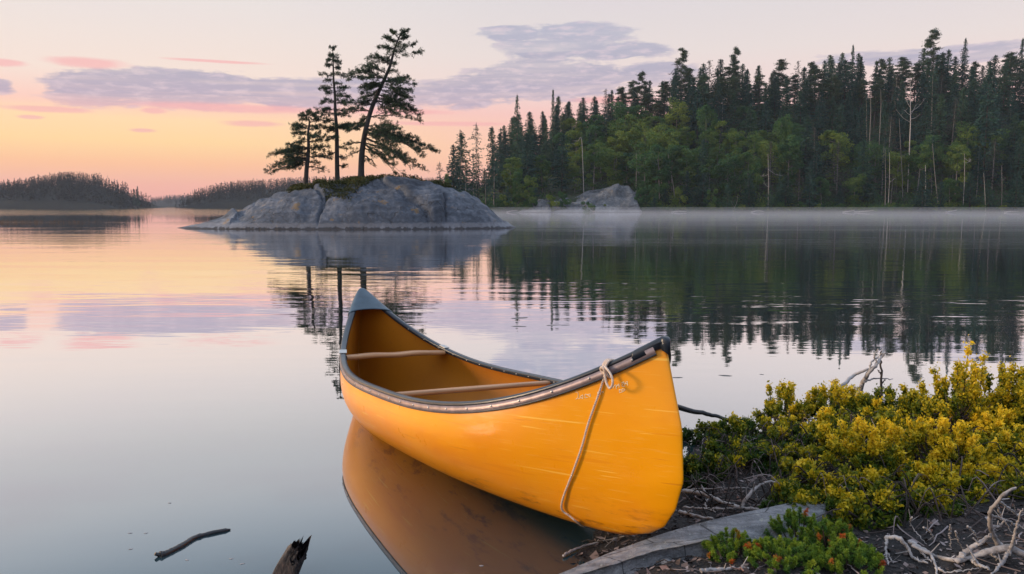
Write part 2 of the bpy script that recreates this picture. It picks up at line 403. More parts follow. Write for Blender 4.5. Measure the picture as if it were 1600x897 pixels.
# ------------------------------------------------------------------ world: sky texture + evening glow + cloud banks
def build_world():
    w = bpy.data.worlds.new('World'); S.world = w; w.use_nodes = True
    nt = w.node_tree; t = NT(nt); bg = nt.nodes['Background']
    tc = t.n('ShaderNodeTexCoord'); sp = t.n('ShaderNodeSeparateXYZ'); t.set(sp.inputs[0], tc.outputs['Generated'])
    x, y, z = sp.outputs
    D = 57.29578
    e = t.math('MULTIPLY', t.math('ARCSINE', t.math('MINIMUM', t.math('MAXIMUM', z, -1.0), 1.0)), D)
    a = t.math('MULTIPLY', t.math('ARCTAN2', x, y), D)
    ea = t.math('ABSOLUTE', e)
    pos = t.math('POWER', t.math('DIVIDE', ea, 90.0, clamp=True), .5)     # more room near the horizon
    P = lambda d: (d / 90.0) ** .5
    warm = t.ramp(pos, [(P(d), lin(c)) for d, c in ((0, (238, 160, 158)), (1.4, (249, 174, 152)), (2.8, (255, 190, 145)), (4.2, (255, 211, 152)),
            (5.6, (255, 214, 166)), (6.6, (250, 200, 186)), (8.5, (243, 220, 208)), (14, (229, 221, 218)), (19, (222, 222, 224)), (25, (192, 208, 224)), (45, (190, 205, 225)), (85, (188, 208, 236)))])
    cool = t.ramp(pos, [(P(d), lin(c)) for d, c in ((0, (225, 165, 165)), (1.4, (243, 176, 162)), (3.2, (250, 190, 166)), (4.8, (248, 192, 176)),
            (6.4, (243, 192, 186)), (8, (236, 208, 204)), (10.5, (228, 214, 211)), (14, (219, 211, 213)), (19, (216, 216, 221)), (25, (190, 206, 224)), (45, (190, 205, 225)), (85, (188, 208, 236)))])
    wf = t.math('SUBTRACT', 1.0, t.ss(a, -22., 6.))
    sky = t.mix(wf, warm, cool)  # placeholder order fixed below
    sky = t.mix(wf, cool, warm)
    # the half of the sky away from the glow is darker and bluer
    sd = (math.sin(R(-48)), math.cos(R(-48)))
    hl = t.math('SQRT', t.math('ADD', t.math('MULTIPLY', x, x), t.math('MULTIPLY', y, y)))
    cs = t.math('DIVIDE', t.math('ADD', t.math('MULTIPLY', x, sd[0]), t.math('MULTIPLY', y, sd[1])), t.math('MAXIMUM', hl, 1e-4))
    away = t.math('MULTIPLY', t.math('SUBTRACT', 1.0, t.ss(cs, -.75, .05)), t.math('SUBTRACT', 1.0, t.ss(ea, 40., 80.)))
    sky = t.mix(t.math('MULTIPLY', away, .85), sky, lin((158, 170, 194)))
    glow = t.math('MULTIPLY', t.ss(cs, .80, 1.0), t.math('SUBTRACT', 1.0, t.ss(ea, 3., 26.)))
    offr = t.math('SUBTRACT', 1.0, t.ss(a, -52., -34.))                   # brightest just left of the picture
    glow = t.math('MULTIPLY', glow, offr)
    sky = t.mix(glow, sky, (3.2, 1.75, .72, 1))
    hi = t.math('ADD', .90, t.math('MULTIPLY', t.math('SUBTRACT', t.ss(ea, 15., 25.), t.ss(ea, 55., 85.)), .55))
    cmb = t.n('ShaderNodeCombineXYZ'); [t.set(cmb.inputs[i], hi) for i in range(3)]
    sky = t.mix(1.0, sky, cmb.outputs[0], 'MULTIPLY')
    # clouds: ellipses in azimuth / elevation, edges broken by noise
    v = t.n('ShaderNodeCombineXYZ'); t.set(v.inputs[0], t.math('MULTIPLY', a, .16)); t.set(v.inputs[1], t.math('MULTIPLY', ea, .62))
    n1 = t.noise(v.outputs[0], 1.25, 7, .6, .4); n2 = t.noise(v.outputs[0], 4.2, 5, .6)
    nz = t.math('ADD', t.math('MULTIPLY', t.math('SUBTRACT', n1, .5), 1.9), t.math('MULTIPLY', t.math('SUBTRACT', n2, .5), 1.25))
    def blob(px, py, rx, ry, k=1.0):
        a0 = math.degrees(math.atan((px - 800) / F_)); ca = math.cos(R(a0))
        e0 = math.degrees(math.atan((HOR - py) / F_ * ca)); ra = math.degrees(rx / F_) * ca * ca; re = math.degrees(ry / F_) * ca
        da = t.math('DIVIDE', t.math('SUBTRACT', a, a0), ra); de = t.math('DIVIDE', t.math('SUBTRACT', ea, e0), re)
        d = t.math('SQRT', t.math('ADD', t.math('MULTIPLY', da, da), t.math('MULTIPLY', de, de)))
        return t.math('MULTIPLY', t.math('SUBTRACT', 1.0, d), k)
    cur = None
    for q in ((165, 146, 110, 32), (300, 144, 190, 33), (450, 150, 150, 28), (590, 150, 130, 26), (740, 148, 130, 28), (880, 128, 170, 34),
              (905, 60, 90, 19), (798, 62, 60, 14), (860, 82, 120, 17), (960, 88, 90, 16), (1010, 120, 90, 22), (1480, 92, 190, 16), (1340, 98, 90, 12),
              (5, 137, 44, 14), (-110, 120, 120, 22), (-260, 160, 160, 20), (1900, 90, 260, 30)):
        bl = blob(*q); cur = bl if cur is None else t.math('MAXIMUM', cur, bl)
    mk = t.ss(t.math('ADD', cur, t.math('MULTIPLY', nz, .66)), .02, .30)
    vs = t.n('ShaderNodeCombineXYZ'); t.set(vs.inputs[0], t.math('MULTIPLY', a, .07)); t.set(vs.inputs[1], t.math('ADD', t.math('MULTIPLY', ea, 1.5), t.math('MULTIPLY', a, -.03)))
    stk = t.ss(t.noise(vs.outputs[0], 1.0, 5, .6, .5), .36, .60)
    mk = t.math('MULTIPLY', mk, t.math('ADD', .66, t.math('MULTIPLY', stk, .34)))
    cc = t.ramp(pos, [(P(d), lin(c)) for d, c in ((4.0, (240, 170, 158)), (5.8, (226, 164, 170)), (6.9, (166, 152, 176)), (9, (160, 154, 176)), (12, (164, 164, 184)), (30, (170, 176, 196)))])
    cc = t.mix(t.math('MULTIPLY', t.ss(n2, .46, .68), .45), cc, lin((226, 200, 206)))
    cc = t.mix(t.math('MULTIPLY', t.ss(n1, .55, .75), .4), cc, lin((146, 140, 166)))
    sky = t.mix(t.math('MULTIPLY', mk, .88), sky, cc)
    cur = None
    for q in ((345, 102, 105, 3.0), (150, 104, 80, 10), (20, 104, 50, 7), (90, 174, 90, 6), (60, 186, 26, 4), (232, 206, 28, 4), (250, 176, 26, 6),
              (400, 196, 60, 7), (370, 172, 190, 9), (620, 178, 110, 6), (700, 196, 130, 5), (960, 160, 80, 8)):
        bl = blob(*q); cur = bl if cur is None else t.math('MAXIMUM', cur, bl)
    mk = t.ss(t.math('ADD', cur, t.math('MULTIPLY', nz, .35)), .0, .6)
    sky = t.mix(t.math('MULTIPLY', mk, .75), sky, lin((232, 166, 166)))
    # very soft high streaks
    vh = t.n('ShaderNodeCombineXYZ'); t.set(vh.inputs[0], t.math('MULTIPLY', a, .03)); t.set(vh.inputs[1], t.math('MULTIPLY', ea, .13))
    hs = t.ss(t.noise(vh.outputs[0], 1.6, 4, .55), .45, .75)
    sky = t.mix(t.math('MULTIPLY', t.math('MULTIPLY', hs, .30), t.ss(ea, 9., 16.)), sky, lin((214, 196, 204)))
    ns = t.n('ShaderNodeTexSky'); ns.sky_type = 'NISHITA'; ns.sun_disc = False; ns.sun_elevation = R(4); ns.sun_rotation = R(-94)
    ns.altitude = 300; ns.dust_density = 1.5
    tot = t.mix(1.0, sky, t.mix(1.0, ns.outputs[0], (.02, .02, .02, 1), 'MULTIPLY'), 'ADD')
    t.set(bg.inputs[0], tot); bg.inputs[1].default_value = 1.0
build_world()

sun = bpy.data.lights.new('sun', 'SUN'); so = bpy.data.objects.new('sun', sun); COL.objects.link(so)
sun.energy = 2.5; sun.angle = R(10); sun.color = (1.0, .74, .50)
az, el = R(-94), R(11)
so.rotation_euler = Vector((-math.sin(az) * math.cos(el), -math.cos(az) * math.cos(el), -math.sin(el))).to_track_quat('-Z', 'Y').to_euler()

# ------------------------------------------------------------------ water
mb = MB(); xs = np.array([-1900., 1900.]); Xg, Yg = np.meshgrid(xs, np.array([-300., 1950.]), indexing='ij')
grid_mesh(mb, Xg, Yg, np.zeros_like(Xg)); tag(mb.build('lake_water', M['water']), kind='structure')

# ------------------------------------------------------------------ near shore
SH = [at_z(*p) for p in ((845, 915), (878, 882), (912, 850), (940, 822), (985, 792), (1025, 765), (1045, 725), (1090, 692), (1200, 672), (1330, 652), (1450, 640), (1600, 622), (1800, 604))]  # soil extended under the canoe's near end, standing in for dark water
SHORE = np.array([(-40, -8), (-14, -1.0), (-5, 1.0), (-1.8, 2.0), (-.4, 2.55)] + [(p[0], p[1]) for p in SH] + [(9, 8.2), (14, 11), (26, 14), (60, 20), (60, -30), (-40, -30)])
def sdist(X, Y):
    P = np.stack([X.ravel(), Y.ravel()], 1); d = np.full(len(P), 1e9); inside = np.zeros(len(P), bool)
    n = len(SHORE)
    for i in range(n):
        a, b = SHORE[i], SHORE[(i + 1) % n]; ab = b - a
        t = np.clip(((P - a) @ ab) / (ab @ ab), 0, 1); q = a + t[:, None] * ab
        d = np.minimum(d, np.hypot(*(P - q).T))
        c = ((a[1] > P[:, 1]) != (b[1] > P[:, 1])) & (P[:, 0] < (b[0] - a[0]) * (P[:, 1] - a[1]) / (b[1] - a[1] + 1e-12) + a[0])
        inside ^= c
    return np.where(inside, d, -d).reshape(X.shape)
SLAB_LINE = (at_z(905, 893, .06)[:2], at_z(1180, 815, .12)[:2])
def land_z(X, Y):
    X = np.asarray(X, float); Y = np.asarray(Y, float)
    d = sdist(X, Y) + .10 * (fbm(X * 3, Y * 3, 3, 5) - .5)
    h = np.where(d > 0, .10 * sstep(d, 0, .5) + .10 * sstep(d, .3, 2.2) + .5 * sstep(d, 3, 14), d * .5)
    h = h + sstep(d, -.05, .3) * (.09 * (fbm(X * 2.1, Y * 2.1, 4, 9) - .5) + .028 * (fbm(X * 11, Y * 11, 3, 2) - .5))
    a, b = SLAB_LINE; ab = b - a; t = np.clip(((X - a[0]) * ab[0] + (Y - a[1]) * ab[1]) / (ab @ ab), 0, 1); q = np.hypot(X - a[0] - t * ab[0], Y - a[1] - t * ab[1])
    h = h - .055 * np.exp(-(q / .13) ** 2) * (h > 0)      # the soil dips along the slab
    return np.maximum(h, -.6)
def lz(x, y): return float(land_z(np.array([x]), np.array([y]))[0])
gx = np.unique(np.concatenate([np.linspace(-38, -2, 40), np.linspace(-2, 0, 30), np.linspace(0, 4.6, 185), np.linspace(4.6, 9, 60), np.linspace(9, 55, 40)]))
gy = np.unique(np.concatenate([np.linspace(-28, 1.5, 30), np.linspace(1.5, 6.5, 200), np.linspace(6.5, 10, 50), np.linspace(10, 20, 20)]))
Xg, Yg = np.meshgrid(gx, gy, indexing='ij')
mb = MB(); grid_mesh(mb, Xg, Yg, land_z(Xg, Yg)); tag(mb.build('shore_ground', M['soil']), kind='structure')

# litter of bark chips and needles on the shore: nobody could count it
def litter():
    g = np.random.default_rng(3); mb = MB()
    n = 17000
    x = g.uniform(.2, 4.2, n); y = g.uniform(2.5, 6.0, n)
    keep = sdist(x, y) > .02; x, y = x[keep], y[keep]; n = len(x)
    z = land_z(x, y) + .005
    D = unit(np.stack([g.normal(size=n), g.normal(size=n), g.normal(size=n) * .3], 1)); N = np.stack([g.normal(size=n) * .4, g.normal(size=n) * .4, np.ones(n)], 1)
    ln = g.gamma(2.2, .008, n) + .006
    leaves(mb, np.stack([x, y, z], 1), D, ln, ln * g.uniform(.2, .8, n), g.random(n), N, g)
    for k in range(420):
        x0, y0 = g.uniform(.35, 3.8), g.uniform(2.7, 5.2)
        if sdist(np.array([x0]), np.array([y0]))[0] < .04: continue
        th = g.uniform(0, 2 * pi); L = g.uniform(.04, .22); pts = []
        for s in np.linspace(0, 1, 5):
            xx = x0 + math.cos(th) * L * s + g.normal() * .006; yy = y0 + math.sin(th) * L * s + g.normal() * .006
            pts.append((xx, yy, lz(xx, yy) + .008 + g.uniform(0, .012)))
        tube(mb, pts, np.linspace(.003, .0014, 5) * g.uniform(.6, 1.4), 4, g.random(), False)
    return mb
def m_litter():
    m, t, b = material('forest_litter'); at = t.n('ShaderNodeAttribute', attribute_name='tint').outputs['Fac']
    t.set(b.inputs['Base Color'], t.ramp(at, [(0, (.02, .015, .013, 1)), (.55, (.07, .05, .045, 1)), (.8, (.20, .15, .14, 1)), (.93, (.34, .29, .29, 1)), (1, (.15, .06, .035, 1))]))
    b.inputs['Roughness'].default_value = .9; return m
tag(litter().build('forest_litter', m_litter(), smooth=False), 'bark chips, needles and small twigs strewn over the dark shore soil', 'litter', kind='stuff')

# pebbles along the wet edge
for k, (x, y, rr) in enumerate(((884, 884, .016), (899, 890, .022), (918, 887, .014), (931, 892, .02), (872, 893, .013), (960, 883, .018), (985, 889, .024), (1012, 876, .015), (1040, 884, .02), (1075, 872, .017))):
    PEB = globals().setdefault('PEB', []); PEB.append((x, y, rr))
# granite slab the canoe rests on: flat glaciated top, broken lower edge
def slab():
    crest = np.array([at_z(x, y, z) for x, y, z in ((862, 901, .05), (915, 879, .08), (965, 859, .10), (1020, 839, .12), (1080, 821, .14), (1140, 806, .16), (1200, 793, .18), (1250, 784, .185), (1310, 786, .13))])
    C = smooth_path(crest, 130); n = len(C); mb = MB()
    s = np.linspace(0, 1, n); lat = np.array([.28, -.96, 0])
    wid = np.interp(s, [0, .08, .2, .35, .5, .62, .74, .88, 1], [.02, .05, .075, .09, .12, .20, .25, .22, .06]) + .014 * (fbm(s * 14, s * 0, 3, 5) - .5)
    u = np.concatenate([np.linspace(0, 1, 26), np.linspace(1, 1, 8)]); k = np.concatenate([np.zeros(26), np.linspace(0, 1, 8)])
    m = len(u) + 3; P = np.zeros((n, m, 3))
    for j in range(len(u)):
        q = C + lat * (u[j] * wid + .012 * k[j])[:, None]
        q[:, 2] -= u[j] * wid * .16 + k[j] * .16 * (1 + 0 * s) + .006 * (k[j] > 0)
        q[:, 2] += .012 * (fbm(s * 9 + u[j], u[j] * 2.5 + s * 0, 4, 3) - .5) * (1 - .6 * (u[j] < .1)) - .05 * sstep(u[j] * np.ones(n), .45, .62) * sstep(s, .60, .70) * (.6 + .4 * np.sin(s * 30))
        P[:, j + 3] = q
    for j, (o_, d_) in enumerate(((-.03, .16), (-.016, .05), (-.006, .010))): P[:, j] = C + lat * o_ - np.array([0, 0, d_])
    for e in (0, -1): P[e, :, 2] -= .10
    grid_mesh(mb, P[..., 0], P[..., 1], P[..., 2]); o = mb.build('granite_slab', M['slab'])
    return tag(o, 'long pale grey granite slab under the near end of the yellow canoe', 'rock')
slab()
def stone(name, c, r, label, mat, group=None, seed=0, sq=(1, 1, .5)):
    u = np.linspace(0, 2 * pi, 33)[:-1]; v = np.linspace(0.02, pi - .02, 18)
    U, V = np.meshgrid(u, v, indexing='ij')
    d = 1 + .5 * (fbm(np.cos(U) * np.sin(V) * 1.7 + 5 + seed, np.sin(U) * np.sin(V) * 1.7 + np.cos(V) * 1.3 + 9, 4, seed) - .5)
    X = r * d * np.cos(U) * np.sin(V) * sq[0]; Y = r * d * np.sin(U) * np.sin(V) * sq[1]; Z = r * d * np.cos(V) * sq[2]
    n, m = X.shape; VV = np.stack([X, Y, Z], -1).reshape(-1, 3)
    i = np.arange(n)[:, None]; j = np.arange(m - 1)[None, :]; i2 = (i + 1) % n
    Q = np.stack([i * m + j, i * m + j + 1, i2 * m + j + 1, i2 * m + j], -1).reshape(-1, 4)
    mb = MB().quads(VV, Q); o = mb.build(name, mat); o.location = [float(q) for q in c]
    return tag(o, label, 'rock', group)
for k, (x, y, z, r, lb, sq) in enumerate(((1215, 838, .07, .085, 'dark blue-grey rock wedge below the slab beside the low juniper', (1.0, .6, .6)),
        (945, 888, .03, .05, 'small flat grey stone on the soil at the bottom edge of the shore', (1.3, .8, .35)),
        (1480, 878, .04, .09, 'half buried grey stone under the silvery dead roots', (1.3, .8, .35)),
        (1148, 792, .07, .03, 'pale fist-sized stone between the roots just behind the slab', (1.2, .8, .6)))):
    p = at_z(x, y, z); stone('stone', p, r, lb, M['slab'], seed=k, sq=sq)

for k, (x, y, rr) in enumerate(PEB):
    p = at_z(x, y, .05); p = (p[0], p[1], lz(p[0], p[1]) + .004); stone('pebble', p, rr, 'small grey pebble on the soil below the slab at the bottom edge', M['slab'], 'pebbles below the slab', seed=k + 20, sq=(1.2, .9, .6))
# ------------------------------------------------------------------ the canoe
K = H / 1.4
cp = dict(x0=-.2808 * K, y0=4.3794 * K, yaw=-.5112, pt=.0745, L=3.4849 * K, B=.4826 * K, pw=2.6305, h0=.4058 * K, hn=.3656 * K, hf=.4862 * K, q=3.3133, roll=.0407, asym=-.0306)
Lh = cp['L'] / 2
def c_b(s): return cp['B'] * (1 - np.abs(s) ** cp['pw']) * (1 + cp['asym'] * s) + .020 * np.sqrt(np.clip(1 - np.abs(s) ** 30, 0, 1))
def c_h(s): return cp['h0'] + np.where(s < 0, cp['hn'], cp['hf']) * np.abs(s) ** cp['q']
def c_k(s): return -.055 * (1 - np.abs(s) ** 5)
def hull(s, tau, side, off=0.0):
    """s along (-1 near end .. 1 far end), tau 0 keel .. 1 gunwale; local coordinates (lateral, along, up)"""
    s, tau = np.broadcast_arrays(np.asarray(s, float), np.asarray(tau, float))
    b = np.maximum(c_b(s) - off, .0); h = c_h(s); k = c_k(s) + off
    e = np.abs(s) ** 3                                    # fuller amidships, finer at the ends
    th = tau * pi / 2
    pv = .62 + .25 * e; pz = 1.35 - .45 * e
    v = b * np.sin(th) ** pv * (1 + (.10 * (1 - e) + .05) * np.sin(pi * tau) * np.sqrt(tau))
    w = k + (h - k) * (1 - np.cos(th) ** 1.0) ** (1 / pz) * 1.0
    tz = (w - k) / (h - k)
    kk = np.interp(tz, [0, .04, .10, .2, .35, .6, .85, 1], [-.10, -.045, 0, .035, .06, .055, .02, 0])
    u = s * Lh * (1 + kk * np.abs(s) ** 7)
    u = u - np.sign(s) * off * np.abs(s) ** 12
    return np.stack([side * v, u, w], -1)
def m3():
    yaw, pt, r = cp['yaw'], cp['pt'], cp['roll']
    d = np.array([math.sin(yaw), math.cos(yaw), 0]); lat = np.array([math.cos(yaw), -math.sin(yaw), 0]); zz = np.array([0, 0, 1.0])
    ev = lat * math.cos(r) - math.sin(r) * (math.sin(pt) * d + math.cos(pt) * zz)
    eu = math.cos(pt) * d - math.sin(pt) * zz
    ew = lat * math.sin(r) + math.cos(r) * (math.sin(pt) * d + math.cos(pt) * zz)
    return np.stack([ev, eu, ew], 1)
RM = m3(); CO = np.array([cp['x0'], cp['y0'], 0.0])
def c2w(P): return np.asarray(P) @ RM.T + CO
canoe = thing('canoe', label='yellow canoe with dark gunwales, pulled up with its near end on the granite slab', cat='canoe')
mw = Matrix.Identity(4)
for i in range(3):
    for j in range(3): mw[i][j] = RM[i][j]
    mw[i][3] = CO[i]
canoe.matrix_world = mw
ss = np.sin(np.linspace(-pi / 2, pi / 2, 121)); ss = np.sign(ss) * np.abs(ss) ** 1.0
tt = np.linspace(0, 1, 41)
def shell(off, flip=False, t1=1.0):
    mb = MB()
    for side in (-1, 1):
        Sg, Tg = np.meshgrid(ss, tt * t1, indexing='ij'); P = hull(Sg, Tg, side, off)
        if (side < 0) ^ flip: P = P[:, ::-1]
        grid_mesh(mb, P[..., 0], P[..., 1], P[..., 2])
    return mb
o = shell(0).build('hull', M['hull'], canoe)
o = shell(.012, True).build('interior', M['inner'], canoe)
# merge the two halves along the keel so the bottom shades smoothly
import bmesh
for o in [c for c in canoe.children]:
    bm = bmesh.new(); bm.from_mesh(o.data); bmesh.ops.remove_doubles(bm, verts=bm.verts, dist=.0015); bmesh.ops.recalc_face_normals(bm, faces=bm.faces); bm.to_mesh(o.data); bm.free()
def sweep_gunwale(prof, name, mat, s0=-1, s1=1, sides=(-1, 1), parent=canoe):
    out = []
    for side in sides:
        mb = MB(); sv = np.clip(np.sin(np.linspace(-pi / 2, pi / 2, 161)), -1, 1); sv = sv[(sv >= s0) & (sv <= s1)]
        G = hull(sv, np.ones_like(sv), 1); V = []
        T = unit(np.gradient(G, axis=0)); out_ = unit(np.cross(T, [0, 0, 1.0])); out_[:, 2] = 0; upv = np.cross(out_, T); upv *= np.sign(upv[:, 2:3] + 1e-9)
        n = len(prof)
        for (a, b) in prof:
            lim = np.minimum(a, 1) if a > 0 else a
            off = np.where(a < 0, np.maximum(a, -np.maximum(G[:, 0] - .001, 0.0)), a)
            V.append(G + out_ * off[:, None] + upv * b)
        V = np.stack(V, 1)
        V[..., 0] = np.maximum(V[..., 0], 0.0) * side
        m = len(sv); VV = V.reshape(-1, 3)
        i = np.arange(m - 1)[:, None]; j = np.arange(n)[None, :]; j2 = (j + 1) % n
        Q = np.stack([i * n + j, (i + 1) * n + j, (i + 1) * n + j2, i * n + j2], -1).reshape(-1, 4)
        if side > 0: Q = Q[:, ::-1]
        mb.quads(VV, Q)
        out.append(mb.build(name, mat, parent))
    return out
prof = [(.016, .004), (.014, .012), (.006, .017), (-.014, .017), (-.024, .014), (-.027, .006), (-.026, -.012), (-.013, -.014), (.003, -.014), (.003, .000), (.015, .000)]
gws = sweep_gunwale(prof, 'gunwale', M['vinyl'])
for side, gw in zip((-1, 1), gws):
    tr = sweep_gunwale([(.0165, -.0015), (.0165, -.030), (.013, -.034), (.002, -.034), (.002, -.003), (.012, -.0015)], 'trim_strip', M['alu'], -.985, .985, (side,), gw)
    lp = sweep_gunwale([(.0185, -.031), (.0185, -.036), (.002, -.0385), (.002, -.033)], 'trim_lip', M['vinyl'], -.985, .985, (side,), gw)
    for s in np.linspace(-.95, .95, 24):
        g = hull(s, 1.0, side); g2 = hull(s + .004, 1.0, side); T = unit(g2 - g); ou = unit(np.cross(T, [0, 0, 1.0])); ou *= np.sign(ou[0] * side)
        c = g + ou * .0165 + np.array([0, 0, -.015]); mb = MB(); tube(mb, [c, c + ou * .004], [.006, .004], 8)
        mb.build('rivet', M['rivet'], gw)
        if abs(s) < .85 and side > 0: c = g - ou * .026; mb = MB(); tube(mb, [c, c - ou * .004], [.005, .003], 8); mb.build('rivet', M['rivet'], gw)
# deck plates
def deck(sa, sb, crown=.018, drop=.012, nose=.028):
    mb = MB(); sv = np.linspace(sa, sb, 26); cols = np.linspace(-1, 1, 17)
    X = np.zeros((26, 17)); Y = X.copy(); Z = X.copy()
    for i, s in enumerate(sv):
        g = hull(s, 1.0, 1); b = g[0] + .021
        for j, c in enumerate(cols):
            X[i, j] = c * b; Y[i, j] = g[1]
            Z[i, j] = g[2] + .019 + crown * (1 - c * c) * min(1, b / .1) - drop * abs(c) ** 8
    # skirt down the sides
    top = np.stack([X, Y, Z], -1)
    lo = top[:, [0, -1]].copy(); lo[..., 2] -= .036; lo[..., 0] *= 1.01
    P = np.concatenate([lo[:, :1], top, lo[:, 1:]], 1)
    # rounded nose past the stem
    sg = np.sign(sa if abs(sa) > abs(sb) else sb); e = 0 if abs(sa) > abs(sb) else -1
    rows = []
    for k in range(1, 7):
        f = math.sin(k / 6 * pi / 2); r = P[e].copy(); cx_ = math.cos(k / 6 * pi / 2)
        r[:, 0] *= max(cx_, .02); r[:, 1] += sg * nose * f; r[:, 2] -= .022 * (1 - cx_)
        r[0, 2] = P[e][0, 2] - .004 * k; r[-1, 2] = r[0, 2]; rows.append(r)
    P = np.concatenate([P, np.array(rows)], 0) if e == -1 else np.concatenate([np.array(rows)[::-1], P], 0)
    grid_mesh(mb, P[..., 0], P[..., 1], P[..., 2])
    return mb
o = deck(.885, 1.0).build('deck_plate', M['deck'], canoe); tag(o, 'pale blue-grey triangular deck plate on the far end')
md = o.modifiers.new('t', 'SOLIDIFY'); md.thickness = .006
o = deck(-.955, -1.0, .012).build('deck_plate', M['vinyl'], canoe); tag(o, 'dark rounded deck cap on the near end')
md = o.modifiers.new('t', 'SOLIDIFY'); md.thickness = .006
# thwarts
_sv = np.linspace(-.8, 0, 200); TH2 = float(_sv[np.argmin(np.abs(proj(c2w(hull(_sv, 1.0, 1)))[:, 0] - 862))])
print('second thwart at', TH2, proj(c2w(hull(np.array([TH2]), 1.0, -1))))
def bar(s_l, s_r, w0, w1, th, wave=0.0, drop=.03, wend=None):
    a = hull(s_l, 1.0, -1); b = hull(s_r, 1.0, 1); a[0] += .02; b[0] -= .02; a[2] -= drop; b[2] -= drop
    mb = MB(); n = 40; t = np.linspace(0, 1, n); C = a + (b - a) * t[:, None]
    d = unit(b - a); f = unit(np.cross(d, [0, 0, 1.0]))
    C = C + f * (wave * np.sin(2 * pi * t) * 0)[:, None]; C[:, 2] += wave * (np.cos(4 * pi * t - pi) * .5 + .5) * np.sin(pi * t)
    wd = w0 + (w1 - w0) * np.sin(pi * t) ** 1.5
    pr = [(1, .5), (.8, .9), (0, 1), (-.8, .9), (-1, .5), (-1, -.5), (-.8, -.9), (0, -1), (.8, -.9), (1, -.5)]
    V = np.stack([C + f * (p * wd / 2)[:, None] + np.array([0, 0, 1.]) * q * th / 2 for p, q in pr], 1).reshape(-1, 3); k = len(pr)
    i = np.arange(n - 1)[:, None]; j = np.arange(k)[None, :]; j2 = (j + 1) % k
    mb.quads(V, np.stack([i * k + j, i * k + j2, (i + 1) * k + j2, (i + 1) * k + j], -1).reshape(-1, 4)); return mb
tag(bar(.60, .60, .10, .125, .034, .008, .022).build('thwart', M['wood'], canoe), 'wavy carrying thwart near the far end')
tag(bar(TH2, TH2, .06, .075, .026, 0, .012).build('thwart', M['wood'], canoe), 'straight thwart nearer the middle')
for side in (-1, 1):
    g = hull(.60, 1.0, side); mb = MB()
    bm = bmesh.new(); bmesh.ops.create_cube(bm, size=1); bmesh.ops.scale(bm, vec=(.050, .065, .006), verts=bm.verts); bmesh.ops.bevel(bm, geom=bm.edges[:], offset=.002, segments=2, affect='EDGES')
    me = bpy.data.meshes.new('bracket'); bm.to_mesh(me); bm.free(); me.materials.append(M['rivet'])
    o = bpy.data.objects.new('bracket', me); COL.objects.link(o); o.parent = canoe
    g2 = hull(.62, 1.0, side); d = g2 - g
    o.location = (g[0] - side * .006, g[1], g[2] + .021); o.rotation_euler = (math.atan2(d[2], d[1]), 0, -math.atan2(d[0], d[1]))
# hull positions from the photo, by nearest sample of the near side
_S, _T = np.meshgrid(np.linspace(-1, 1, 401), np.linspace(0, 1, 201), indexing='ij'); _W = c2w(hull(_S, _T, -1).reshape(-1, 3)); _Pp = proj(_W)
_SF, _TF = _S.ravel(), _T.ravel()
def on_hull(px, py):
    i = np.argmin(np.hypot(_Pp[:, 0] - px, _Pp[:, 1] - py)); return _SF[i], _TF[i]
def hull_n(s, t):
    p = hull(s, t, -1); a = hull(s + .004, t, -1) - p; b = hull(s, min(t, .995) + .004, -1) - hull(s, min(t, .995), -1); n = unit(np.cross(a, b)); return n * np.sign(-n[0] + 1e-9)
# scratched lettering by the rope: small illegible strokes
def scrawl():
    g = np.random.default_rng(5)
    words = [((957, 607), 1.0, 'MAZA', 6.5), ((967, 613), .8, 'CO', 5), ((933, 618), .8, 'M-', 6), ((904, 624), .8, 'SOCO', 5), ((898, 623), 1, 'J', 10)]
    st = {'M': [(0, 0), (.1, 1), (.5, .3), (.9, 1), (1, 0)], 'A': [(0, 0), (.5, 1), (1, 0), (.8, .4), (.2, .4)], 'Z': [(0, 1), (1, .9), (.1, .1), (1, 0)], 'C': [(1, .8), (.5, 1), (0, .5), (.5, 0), (1, .2)],
          'O': [(.5, 1), (0, .5), (.5, 0), (1, .5), (.5, 1)], '-': [(0, .5), (.5, .8), (1, .4)], 'S': [(1, .9), (.3, .9), (.7, .4), (0, .1)], 'J': [(0, 1), (.8, .9), (.9, .2), (.3, 0)]}
    for (x0, y0), sc, tx, w in words:
        mb = MB()
        for i, ch in enumerate(tx):
            pts = []
            for (a, b) in st[ch]:
                px = x0 + i * w + a * w * .75 + g.normal() * .2; py = y0 - i * w * .25 - b * w * 1.0
                s, t = on_hull(px, py); pts.append(hull(s, t, -1) + hull_n(s, t) * .0008)
            tube(mb, smooth_path(pts, 12), .0012, 5)
        mb.build('scratched_lettering', M['scratch'], canoe)
scrawl()
tk = MB()
for (a, b) in (((885, 664), (905, 672)), ((800, 683), (800, 697)), ((925, 776), (1030, 748)), ((1055, 655), (960, 705)), ((790, 706), (870, 708)), ((1015, 700), (1040, 690)), ((880, 700), (960, 722))):
    pts = []
    for q in np.linspace(0, 1, 14):
        px = a[0] + (b[0] - a[0]) * q; py = a[1] + (b[1] - a[1]) * q + 2 * math.sin(q * 3)
        s, t = on_hull(px, py); pts.append(hull(s, t, -1) + hull_n(s, t) * .0003)
    tube(tk, smooth_path(pts, 30), .0007, 4)
